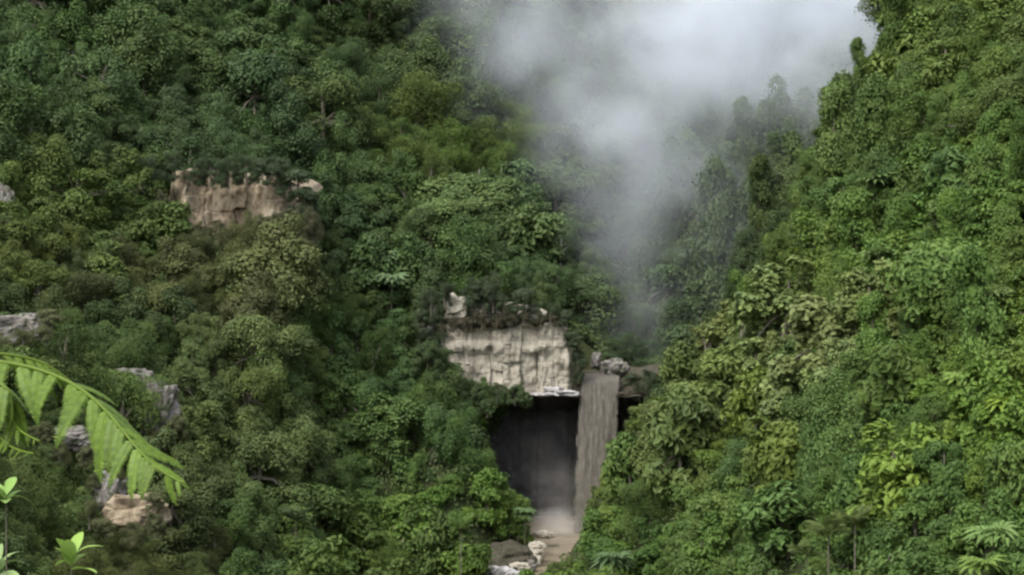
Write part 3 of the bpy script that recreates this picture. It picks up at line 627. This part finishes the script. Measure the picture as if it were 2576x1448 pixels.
# growth that overhangs and frames the cliffs and the hollow
def grow(kind, px, py, y, r, tint, label, group):   # py = middle of the crown
    p = at(px, py, y); cm, tm = KIND[kind][rng.integers(len(KIND[kind]))]
    th = {'shrub': .35, 'vine_draped_tree': 1.05}.get(kind, .78)
    o = thing(kind, label, 'shrub' if kind == 'shrub' else 'tree', (p[0], p[1], p[2]-th*r), rng.uniform(0, 6.28), group)
    o.scale = r*np.array([rng.uniform(.9, 1.15), rng.uniform(.9, 1.15), rng.uniform(.85, 1.15)])
    c = obj('crown', cm, o); obj('trunk', tm, o); v = rng.uniform(.85, 1.18); c.color = (tint[0]*v, tint[1]*v, tint[2]*v, 1)
for px, py, r in [(395, 425, 2.6), (440, 402, 2.0), (500, 425, 1.4), (530, 415, 2.2), (575, 420, 2.0), (620, 412, 2.2), (660, 418, 2.0), (700, 415, 2.2), (750, 440, 2.4), (765, 490, 2.4), (775, 540, 2.4), (507, 452, 1.1), (556, 438, 1.4), (600, 442, 1.1), (712, 458, 1.5), (735, 490, 1.4), (640, 438, 1.0)]:
    grow(('shrub', 'rainforest_tree', 'feathery_tree')[int(px) % 3], px, py+6, 260.8, r*1.25, (.052, .078, .036), 'dark shrub overhanging the top of the brown cliff', 'shrubs along the top of the brown cliff')
for px, py, r in [(455, 580, 1.9), (500, 575, 1.5), (545, 560, 1.3), (590, 590, 1.8), (640, 590, 1.6), (690, 560, 1.8), (725, 545, 2.0), (420, 550, 2.0), (560, 615, 2.2), (660, 620, 2.2), (480, 620, 2.3), (740, 590, 2.4), (610, 640, 2.4), (700, 640, 2.6), (405, 500, 1.8), (660, 560, 1.4), (735, 565, 2.2), (765, 600, 2.6), (780, 560, 2.4), (520, 590, 1.4)]:
    grow(('feathery_tree', 'domed_tree', 'rainforest_tree')[int(px) % 3], px, py+4, 255.5, r*1.05, (.082, .085, .042), 'brownish bushy tree growing against the foot of the brown cliff', 'bushy trees along the foot of the brown cliff')
for px, py, y, r in [(60, 862, 181, 1.8), (118, 842, 182, 1.6), (15, 868, 180, 1.6), (130, 800, 184, 1.8), (440, 1075, 190, 1.6), (395, 1098, 190, 1.6), (150, 1138, 164, 1.3), (215, 1140, 164, 1.3), (110, 1085, 166, 1.3),
                      (225, 1290, 153, 1.3), (385, 1260, 154, 1.3), (330, 1335, 151, 1.4), (265, 1325, 152, 1.2), (395, 1310, 152, 1.4), (300, 1200, 158, 1.0), (240, 1215, 157, 1.0)]:
    grow(('feathery_tree', 'shrub', 'domed_tree')[int(px) % 3], px, py, y, r, (.085, .095, .04), 'olive bush growing over the edge of a bare rock patch', 'bushes around the bare rock patches')
for px, py, r in [(1085, 755, 2.6), (1118, 738, 2.0), (1190, 765, 1.5), (1195, 735, 2.4), (1262, 768, 2.2), (1300, 772, 2.0), (1340, 780, 1.8), (1385, 790, 2.0), (1425, 805, 2.0), (1446, 850, 1.8), (1454, 895, 1.7), (1454, 940, 1.3), (1590, 955, 1.6), (1625, 950, 2.0), (1600, 990, 1.0), (1650, 985, 2.0), (1440, 870, 1.5), (1470, 915, 1.3), (1066, 800, 2.2), (1075, 850, 2.2), (1240, 740, 2.4), (1320, 745, 2.4), (1290, 790, 1.2), (1095, 805, 1.4)]:
    grow(('shrub', 'rainforest_tree', 'feathery_tree')[int(px) % 3], px, py, 262.2, r, (.05, .07, .034), 'green shrub hanging over the rim of the pale cliff', 'shrubs along the rim of the pale cliff')
for px, py, r in [(1110, 822, .9), (1140, 815, 1.2), (1175, 812, 1.3), (1212, 808, 1.3), (1250, 806, 1.3), (1288, 802, 1.2), (1325, 798, 1.1), (1360, 800, 1.0), (1392, 804, .9), (1195, 795, 1.0), (1270, 788, 1.0)]:
    grow('feathery_tree', px, py, 259.6, r*.9, (.075, .07, .042), 'brown withered shrub on the ledge across the pale cliff', 'shrubs on the ledge of the pale cliff')
for px, py, y, r in [(1075, 890, 257, 3.0), (1110, 900, 258, 2.2), (1138, 932, 258, 2.0), (1110, 945, 257, 2.6), (1160, 975, 257, 2.4), (1205, 985, 257, 2.2), (1250, 985, 258, 2.0), (1295, 985, 258, 1.9), (1325, 1000, 258.5, 1.4), (1180, 1030, 256, 2.4), (1130, 1020, 255, 2.6), (1225, 1020, 256, 1.7), (1100, 975, 256, 2.6)]:
    grow(('feathery_tree', 'domed_tree')[int(px) % 2], px, py, y, r, (.062, .096, .036), 'green bushy tree draped over the lower edge of the pale cliff', 'bushy trees below the pale cliff')
for px, py, y, r in [(1160, 1085, 251, 2.5), (1195, 1100, 250, 1.9), (1190, 1150, 248, 2.4), (1225, 1160, 247, 2.0), (1225, 1210, 245, 2.2), (1258, 1215, 243, 1.9), (1270, 1262, 241, 2.2), (1306, 1266, 240, 1.8), (1312, 1305, 238, 1.8), (1245, 1290, 238, 2.2), (1318, 1335, 236, 1.2), (1280, 1335, 235, 1.6)]:
    grow(('large_leaved_tree', 'domed_tree', 'large_leaved_tree')[int(py) % 3], px, py, y, r, (.082, .135, .03) if py > 1140 else (.05, .082, .032), ('bright' if py > 1140 else 'deep')+' green bushy tree along the edge of the dark hollow', ('bright' if py > 1140 else 'deep')+' bushy trees along the edge of the hollow')

for px, py, y, r in [(1552, 1150, 205, 1.6), (1530, 1195, 203, 1.6), (1512, 1240, 201, 1.6), (1497, 1282, 199, 1.5), (1488, 1325, 197, 1.5), (1484, 1368, 194, 1.5), (1474, 1408, 191, 1.5), (1440, 1432, 189, 1.5), (1395, 1440, 187, 1.3), (1510, 1345, 193, 1.8), (1505, 1395, 189, 1.8), (1585, 1085, 208, 1.5), (1610, 1035, 211, 1.4)]:
    grow(('large_leaved_tree', 'domed_tree', 'shrub')[int(px) % 3], px, py, y, r, (.088, .12, .032), 'fresh green bush on the edge of the spur in front of the waterfall', 'bushes on the spur edge before the waterfall')

# ------------------------------------------------------------------ undergrowth: leaves nobody could count, over the whole slope in sight
n = 1000000
ux, uy = rng.uniform(-150, 120, n), 85+(rng.random(n)**.8)*400
px = CX+F*ux/uy; uz = hgt(ux, uy); py = CY-F*(uz-CZ)/uy
ok = (px > -150) & (px < 2730) & (py > -120) & (py < 1700)
ux, uy, uz = ux[ok], uy[ok], uz[ok]
vis = np.ones(len(ux), bool)
for k in np.linspace(.35, .97, 24):
    q = hgt(ux*k, uy*k); zr = CZ+(uz+3-CZ)*k; vis &= ~((q+.5 > zr) & (uy*k < uy-6))
ux, uy, uz = ux[vis], uy[vis], uz[vis]
hb = np.clip(fbm(np.stack([ux/2.2, uy/2.2, uz/2.2], 1), 3, 77)-.3, 0, 1)*4.0+np.clip(fbm(np.stack([ux/6, uy/6, uz/6], 1), 2, 79)-.35, 0, 1)*7*np.clip((uy-80)/120, .3, 1)
uz2 = uz+hb*rng.random(len(ux))**.35+.05
ok = ~blocked(ux, uy, uz2, np.full(len(ux), .4)) & (uz > .6)
ux, uy, uz2 = ux[ok], uy[ok], uz2[ok]
e = .8
nr = np.stack([-(hgt(ux+e, uy)-hgt(ux-e, uy))/(2*e), -(hgt(ux, uy+e)-hgt(ux, uy-e))/(2*e), np.ones(len(ux))], 1)
nr = unit(unit(nr)+rng.normal(size=nr.shape)*.5)
sz = rng.uniform(.0016, .0028, len(ux))*uy
tint_ = np.clip(fbm(np.stack([ux/9, uy/9, uz2/9], 1), 3, 78)+rng.normal(0, .15, len(ux)), 0, 1)
V, Fc, tv = leaves(np.stack([ux, uy, uz2], 1), nr, sz, rng, .6, .3, tint_)
M['under'] = leaf_material('undergrowth_leaf', (.068, .098, .03))
ug = obj('undergrowth', mesh('undergrowth', V, Fc, M['under'], False, tv), kind='stuff')
ug['label'] = 'green undergrowth of leaves covering the slopes between the trees'; ug['category'] = 'undergrowth'
print('UNDER', len(ux))

# ------------------------------------------------------------------ rosettes that stand out
def on_canopy(px, py, h):                            # first place along the sight line where a plant of that height reaches it
    ysamp = np.linspace(60, 480, 2100); q = np.stack([(px-CX)/F*ysamp, ysamp, CZ-(py-CY)/F*ysamp], 1)
    hit = np.nonzero(hgt(q[:, 0], ysamp)+h >= q[:, 2])[0]; p = q[hit[0] if len(hit) else 1000]
    return p, max(p[2]-float(hgt(p[0], p[1])), .6)
def ground_rosette(name, label, cat, px, py, y, size, col, nleaf, piece, seed, tilt, group=None):
    p, h = on_canopy(px, py, 1.6*size+.022*y)
    y = p[1]
    return rosette(name, label, cat, (p[0], y, p[2]-h), size, h, col, nleaf, piece, tilt, group, seed)
for i, (px, py, y, s, c, lab) in enumerate([
    (968, 645, 266, 2.2, (.085, .13, .055), 'umbrella leaved tree standing out pale on the dark slope below the feathery trees'),
    (985, 700, 262, 2.3, (.09, .135, .06), 'umbrella leaved tree just below another on the dark slope'),
    (1200, 640, 285, 2.4, (.09, .125, .05), 'small pale umbrella leaved tree above the pale cliff'),
    (1740, 635, 240, 1.6, (.09, .12, .08), 'umbrella leaved tree in thin mist upstream of the fall'),
    (2345, 655, 150, 1.9, (.115, .16, .065), 'pale umbrella leaved tree high on the spur'),
    (2210, 640, 162, 1.5, (.10, .15, .05), 'umbrella leaved tree at the upper edge of the spur'),
    (2500, 740, 131, 1.2, (.13, .18, .06), 'light umbrella leaved tree beside lime green trees on the spur'),
    (2420, 950, 118, 1.3, (.12, .18, .04), 'lime umbrella leaved tree on the spur'),
    (2530, 1010, 107, 1.2, (.14, .21, .03), 'bright lime umbrella leaved tree on the steep spur'),
    (2500, 1340, 93, 1.3, (.10, .16, .045), 'fresh green umbrella leaved tree at the foot of the spur'),
    (2470, 1420, 90, 1.1, (.11, .17, .035), 'light green umbrella leaved tree lowest on the spur'),
    (1545, 1408, 172, 1.7, (.075, .12, .05), 'grey green umbrella leaved plant near the river at the foot of the spur'),
    (1320, 1290, 225, 1.5, (.08, .13, .05), 'umbrella leaved plant at the edge of the hollow above the mud bank'),
    (2200, 450, 185, 1.7, (.09, .14, .045), 'umbrella leaved tree under the vine draped trees of the spur')]):
    ground_rosette('umbrella_leaf_tree', lab, 'tree', px, py, y, s*1.25, tuple(1.12*q for q in c), 13, PALM, 900+i, (-.35, .5))
for i, (px, py, y, s, c, lab) in enumerate([
    (2085, 1345, 112, 2.2, (.085, .115, .035), 'tree fern with long arching fronds low on the spur'),
    (2150, 1320, 113, 2.0, (.08, .11, .032), 'tree fern beside another low on the spur'),
    (2030, 1400, 113, 1.8, (.075, .105, .03), 'smaller tree fern below the pair on the spur'),
    (745, 1310, 190, 2.6, (.06, .09, .035), 'tree fern on the lower slope among dark trees'),
    (1160, 1330, 222, 2.6, (.08, .13, .03), 'bright tree fern on the slope above the mud bank')]):
    ground_rosette('tree_fern', lab, 'tree fern', px, py, y, s, c, 12, FROND, 950+i, (.0, .9))
def snag(px, py, hgt_, seed, label):
    g = np.random.default_rng(seed); p, h = on_canopy(px, py, hgt_)
    o = thing('bare_tree', label, 'tree', (p[0], p[1], p[2]-h), g.uniform(0, 6.28))
    k = .012*p[1]/10; lean = g.normal(0, .06*h, 2)
    path = np.array([(0, 0, -.5), (lean[0]*.3, 0, h*.4), (lean[0]*.6, lean[1]*.5, h*.75), (lean[0], lean[1], h)])
    obj('trunk', mesh('trunk', *tube(path, [k*.55, k*.45, k*.32, k*.12], 7), M['pale_bark'], True), o)
    for j in range(6):
        f_ = g.uniform(.6, .97); b_ = np.array([np.interp(f_, [0, .4, .75, 1], path[:, q]) for q in range(3)]); th = g.uniform(0, 6.28); L = h*g.uniform(.1, .24)
        e_ = b_+np.array([math.cos(th)*L, math.sin(th)*L, L*g.uniform(.2, .9)])
        obj('branch', mesh('branch', *tube([b_, (b_+e_)/2+[0, 0, -.06*L], e_], [k*.2, k*.14, k*.05], 5), M['pale_bark'], True), o)
for i, (px, py, h_, lab) in enumerate([(1290, 50, 14, 'bare pale tree rising out of the forest into the mist'), (1205, 425, 9, 'bare pale snag above the pale cliff'), (1410, 600, 8, 'short bare snag at the edge of the mist plume'),
        (560, 440, 7, 'thin bare tree on the rim of the brown cliff'), (1010, 215, 9, 'bare pale tree among the feathery trees')]):
    snag(px, py, h_, 70+i, lab)
# broad leaved plants with single large leaves
def blade(n=9, w=.28, bend=.5, fold=.12):
    s = np.linspace(0, 1, n); wd = w*np.sin(np.pi*np.clip(s*.93+.05, 0, 1))**.8; zc = bend*(s*.8-s**2); V = []
    for k in range(n):
        V += [(-wd[k], s[k], zc[k]+fold*wd[k]*1.5), (0, s[k], zc[k]), (wd[k], s[k], zc[k]+fold*wd[k]*1.5)]
    return mesh('leaf', np.array(V), grid_faces(n, 3), M['leaf'], True, np.linspace(.4, .65, len(V)))
BLADE = [blade(9, .17, .55), blade(9, .23, .35), blade(9, .12, .8)]
STEM = mesh('stem', *tube([(0, 0, -.4), (0, 0, .3), (.02, 0, .7), (0, 0, 1)], [.03, .026, .022, .012], 6), M['bark'], True)
def leafy_plant(name, label, cat, loc, h, size, col, nleaf, seed, tilt=(.1, 1.0)):
    g = np.random.default_rng(seed); o = thing(name, label, cat, loc)
    st = obj('stem', STEM, o); st.scale = (size*1.2, size*1.2, h)
    for k in range(nleaf):
        q = obj('leaf', BLADE[k % 3], o); th = k*2.4+g.uniform(-.2, .2)
        q.location = (0, 0, h*(1-.12*size*k/nleaf)); q.rotation_euler = (g.uniform(*tilt), g.uniform(-.3, .3), th)
        s = size*g.uniform(.75, 1.15); q.scale = (s, s, s); v = g.uniform(.85, 1.2); q.color = (col[0]*v, col[1]*v, col[2]*v, 1)
    return o
def ground_plant(label, px, py, y, size, col, n, seed, tilt, name='broad_leaved_plant'):
    p, h = on_canopy(px, py, 2.2*size)
    y = p[1]; gz_ = p[2]-h
    leafy_plant(name, label, 'plant', (p[0], y, gz_), max(h, .4), size, col, n, seed, tilt)
ground_plant('pale yellowish plant with large drooping leaves on the lower slope', 815, 1400, 118, 1.9, (.19, .20, .085), 9, 31, (-.6, .9))
ground_plant('pale plant with hanging leaves below another at the foot of the slope', 775, 1440, 114, 1.5, (.19, .205, .09), 8, 32, (-.7, .6))
ground_plant('slender plant with a whitish spike beside the bright shrubs', 1010, 1345, 150, 2.0, (.17, .175, .085), 10, 33, (-.3, 1.3))
ground_plant('pale leaved plant with white undersides low on the spur', 1935, 1140, 150, 1.5, (.26, .27, .19), 7, 34, (-.4, .6))

# ------------------------------------------------------------------ foreground: fern and shrub beside the eye
fg = leaf_material('fern_leaf', None, gloss=.25, trans=.4, rough=.5); M['fern'] = fg
def pinna(L=1., w=.14, n=22):                       # a fern leaflet: a rib with small lobes on both sides, arched down
    V, Fc, T, o = [], [], [], 0
    g = np.random.default_rng(5)
    zc = lambda q: -.30*q**2
    for k in range(n):
        q = .03+.95*k/(n-1); ll = w*(1-q**2.6)**.8*(.7+.3*min(1, q*7))+.012; h = .5/n
        for sg in (-1, 1):
            j = g.normal(0, .012, 3); e = np.array([q+.28*ll, sg*ll, zc(q)-.22*ll])+j
            V += [(q-h, sg*.004, zc(q-h)+.004), (q+.2*ll-h*.9, sg*ll*.62, zc(q)+.01), tuple(e), (q+.2*ll+h*1.0, sg*ll*.6, zc(q)+.006), (q+h*1.1, sg*.004, zc(q+h)+.004)]
            Fc += [(o, o+1, o+3, o+4), (o+1, o+2, o+3, o+3)]; T += [.5-.2*q+g.normal(0, .2)]*5; o += 5
    tv, tf = tube([(q, 0, zc(q)+.004) for q in np.linspace(0, 1, 8)], np.linspace(.012, .004, 8), 4)
    F2 = [f if len(set(f)) == 4 else f for f in Fc]
    m_ = bpy.data.meshes.new('leaflet'); vs = [tuple(x) for x in V]+[tuple(x) for x in tv]
    fs = [tuple(dict.fromkeys(f)) for f in Fc]+[tuple(int(i)+o for i in f) for f in tf]
    m_.from_pydata(vs, [], fs); at_ = m_.attributes.new('tint', 'FLOAT', 'POINT'); at_.data.foreach_set('value', np.array(list(np.clip(T, 0, 1))+[.7]*len(tv), np.float32))
    m_.materials.append(fg); m_.update(); return m_
PIN = pinna()
fern = thing('tree_fern', 'bright green fern with arching fronds of long leaflets close by', 'fern', (-3.75, 8.6, float(hgt(-3.75, 8.6))))
fb = np.array(fern.location)
def frond(pts, npin, lens, down, wsc=1., col=(.125, .2, .024)):
    pts = np.array(pts, float); s = np.linspace(0, 1, len(pts)); q = np.linspace(0, 1, 48)
    cf = [np.polyfit(s, pts[:, k], 3) for k in range(3)]; path = np.stack([np.polyval(c, q) for c in cf], 1)
    tv, tf = tube(path-fb, .011*(1-.8*q)+.0025, 6)
    fr = obj('frond', mesh('rachis', tv, tf, fg, True, np.full(len(tv), .75)), fern); fr.color = (*[c*.8 for c in col], 1)
    T = unit(np.gradient(path, axis=0))
    for k in range(npin):
        u_ = .06+.93*(k/(npin-1)); i = min(47, int(u_*47)); c = path[i]-fb; t_ = T[i]
        L = np.interp(u_, lens[0], lens[1])
        out_ = unit(np.cross(t_, np.array([0, 0, 1.])))
        for sg in (-1, 1):
            dirv = unit(out_*sg*(1-down)+t_*.38+np.array([0, 0, -1])*down*(1.0 if sg > 0 else .35)+np.array([random.gauss(0, .1), random.gauss(0, .1), random.gauss(0, .1)]))
            yv = unit(t_-dirv*np.dot(t_, dirv)); zv = np.cross(dirv, yv)
            if zv[2] < 0: yv = -yv; zv = -zv
            o = obj('leaflet', PIN, fr); l = L*random.uniform(.78, 1.12)
            o.matrix_local = Matrix(((dirv[0]*l, yv[0]*l*wsc, zv[0]*l, c[0]), (dirv[1]*l, yv[1]*l*wsc, zv[1]*l, c[1]), (dirv[2]*l, yv[2]*l*wsc, zv[2]*l, c[2]), (0, 0, 0, 1)))
            v = random.uniform(.82, 1.15); o.color = (col[0]*v, col[1]*v, col[2]*v, 1)
hub = fb+np.array([0, 0, 3.1]); hub[2] = 39.55
frond([hub, at(-60, 905, 8.4), at(60, 930, 8.3), at(190, 985, 8.1), at(310, 1075, 7.9), at(390, 1150, 7.7), at(448, 1215, 7.6)], 20, ([0, .3, .6, .85, 1], [.24, .30, .32, .24, .07]), .5, 1.15)
frond([hub, at(-80, 880, 9.0), at(-10, 905, 9.0), at(90, 920, 9.1), at(190, 960, 9.2), at(260, 1010, 9.3), at(310, 1060, 9.4)], 22, ([0, .4, .8, 1], [.15, .15, .11, .04]), .45, 1.2, col=(.115, .18, .022))
frond([hub, at(-110, 930, 7.5), at(-40, 965, 7.4), at(20, 1010, 7.3), at(60, 1060, 7.2), at(90, 1110, 7.1)], 20, ([0, .4, .8, 1], [.24, .21, .13, .03]), .5, 1.3)
frond([hub, at(-180, 930, 7.6), at(-120, 1000, 7.4), at(-30, 1060, 7.3), at(30, 1100, 7.2), at(75, 1145, 7.1)], 22, ([0, .5, .8, 1], [.18, .12, .08, .03]), .2)
tv, tf = tube([(0, 0, -.5), (0, 0, .8), (.03, .02, 2), hub-fb+[0, 0, .02]], [.12, .1, .085, .06], 9); obj('trunk', mesh('trunk', tv, tf, M['bark'], True), fern)
def near_plant(label, px, py, y, size, col, n, seed, tilt):
    p = at(px, py, y); gz_ = float(hgt(p[0], y)); leafy_plant('broad_leaved_shrub', label, 'shrub', (p[0], y, gz_), p[2]-gz_, size, col, n, seed, tilt)
near_plant('shrub with a cluster of upright light green leaves below the fern', 180, 1405, 14, .30, (.22, .34, .07), 8, 61, (-.2, 1.1))
near_plant('shrub with curled light leaves under the small fern frond', 15, 1245, 11, .24, (.18, .29, .07), 7, 62, (-.2, .9))
near_plant('low pale leaved shrub at the foot of the fern', -5, 1425, 11, .22, (.22, .31, .12), 8, 63, (-.2, .8))

# ------------------------------------------------------------------ mist in the gorge and spray at the foot of the fall
def box_mesh(name, lo, hi, mat):
    V = [(x, y, z) for x in (lo[0], hi[0]) for y in (lo[1], hi[1]) for z in (lo[2], hi[2])]
    Fc = [(0, 1, 3, 2), (4, 6, 7, 5), (0, 4, 5, 1), (2, 3, 7, 6), (0, 2, 6, 4), (1, 5, 7, 3)]
    return mesh(name, V, Fc, mat)
def mist_material(name, blobs, nscale, dens, col, step=1.0, lo=.36, hi=.72):
    m = bpy.data.materials.new(name); m.use_nodes = True; t = m.node_tree; t.nodes.remove(t.nodes['Principled BSDF']); out = t.nodes['Material Output']
    tc = nd(t, 'ShaderNodeTexCoord'); tot = None
    wn = nd(t, 'ShaderNodeTexNoise'); wn.inputs['Scale'].default_value = nscale*.55; wn.inputs['Detail'].default_value = 1; t.links.new(tc.outputs['Object'], wn.inputs['Vector'])
    wv = nd(t, 'ShaderNodeVectorMath', operation='MULTIPLY_ADD'); t.links.new(wn.outputs['Color'], wv.inputs[0]); wv.inputs[1].default_value = (22*.05/nscale*.45,)*3
    t.links.new(tc.outputs['Object'], wv.inputs[2])
    for (c, r, a) in blobs:
        off = 11*.05/nscale*.45
        s = nd(t, 'ShaderNodeVectorMath', operation='SUBTRACT'); t.links.new(wv.outputs[0], s.inputs[0]); s.inputs[1].default_value = (c[0]+off, c[1]+off, c[2]+off)
        d = nd(t, 'ShaderNodeVectorMath', operation='DIVIDE'); t.links.new(s.outputs[0], d.inputs[0]); d.inputs[1].default_value = r
        l = nd(t, 'ShaderNodeVectorMath', operation='LENGTH'); t.links.new(d.outputs[0], l.inputs[0])
        f = nd(t, 'ShaderNodeMapRange', interpolation_type='SMOOTHERSTEP'); t.links.new(l.outputs['Value'], f.inputs['Value'])
        f.inputs['From Min'].default_value = 1; f.inputs['From Max'].default_value = 0; f.inputs['To Max'].default_value = a
        tot = f.outputs[0] if tot is None else math_(t, 'ADD', tot, f.outputs[0])
    n = nd(t, 'ShaderNodeTexNoise'); n.inputs['Scale'].default_value = nscale; n.inputs['Detail'].default_value = 4.5; n.inputs['Roughness'].default_value = .55
    t.links.new(tc.outputs['Object'], n.inputs['Vector'])
    k = nd(t, 'ShaderNodeMapRange', interpolation_type='SMOOTHSTEP'); t.links.new(n.outputs[0], k.inputs['Value']); k.inputs['From Min'].default_value = lo; k.inputs['From Max'].default_value = hi
    k.inputs['To Min'].default_value = .12
    dn = math_(t, 'MULTIPLY', math_(t, 'MULTIPLY', tot, k.outputs[0]), dens)
    pv = nd(t, 'ShaderNodeVolumePrincipled'); pv.inputs['Color'].default_value = (*col, 1); pv.inputs['Anisotropy'].default_value = .0
    t.links.new(dn, pv.inputs['Density']); t.links.new(pv.outputs[0], out.inputs['Volume'])
    return m
mblobs = [(at(1850, -10, 372), (42, 40, 34), 1.2), (at(2120, 30, 372), (34, 36, 30), 1.1), (at(1660, 110, 345), (27, 34, 28), .85), (at(1520, 290, 318), (24, 26, 22), .5),
          (at(1600, 420, 308), (18, 20, 22), .55), (at(1560, 600, 298), (15, 14, 24), .42), (at(1400, 60, 352), (30, 30, 28), .5), (at(1580, 770, 288), (18, 12, 18), .32),
          (at(1870, 190, 366), (30, 24, 17), .8), (at(1240, 60, 360), (26, 28, 26), .32), (at(1690, 830, 282), (20, 11, 14), .32), (at(1430, 420, 312), (18, 16, 18), .26),
          (at(1300, 220, 345), (22, 22, 20), .2), (at(2140, 40, 240), (11, 14, 13), .2), (at(2020, 210, 292), (28, 18, 20), .7), (at(1820, 320, 296), (30, 14, 24), .52), (at(1760, 560, 284), (28, 12, 26), .26)]
mm = mist_material('mist', mblobs, .06, .054, (.73, .775, .835), lo=.36, hi=.7)
mist = obj('mist', box_mesh('mist', (-50, 224, 22), (105, 416, 165), mm), kind='stuff'); mist['label'] = 'white mist rising out of the gorge above the waterfall'
mm.cycles.volume_step_rate = 1.0
sb = [(at(1420, 1325, 256), (9, 7, 4.2), 1.4), (at(1405, 1255, 262), (9, 7, 9), .3), (at(1380, 1150, 266), (11, 6, 11), .22)]
sm = mist_material('spray', sb, .2, .13, (.9, .86, .82), lo=.34, hi=.66)
spray = obj('spray', box_mesh('spray', (-4, 246, -.4), (22, 273, 20), sm), kind='stuff'); spray['label'] = 'spray drifting at the foot of the waterfall'
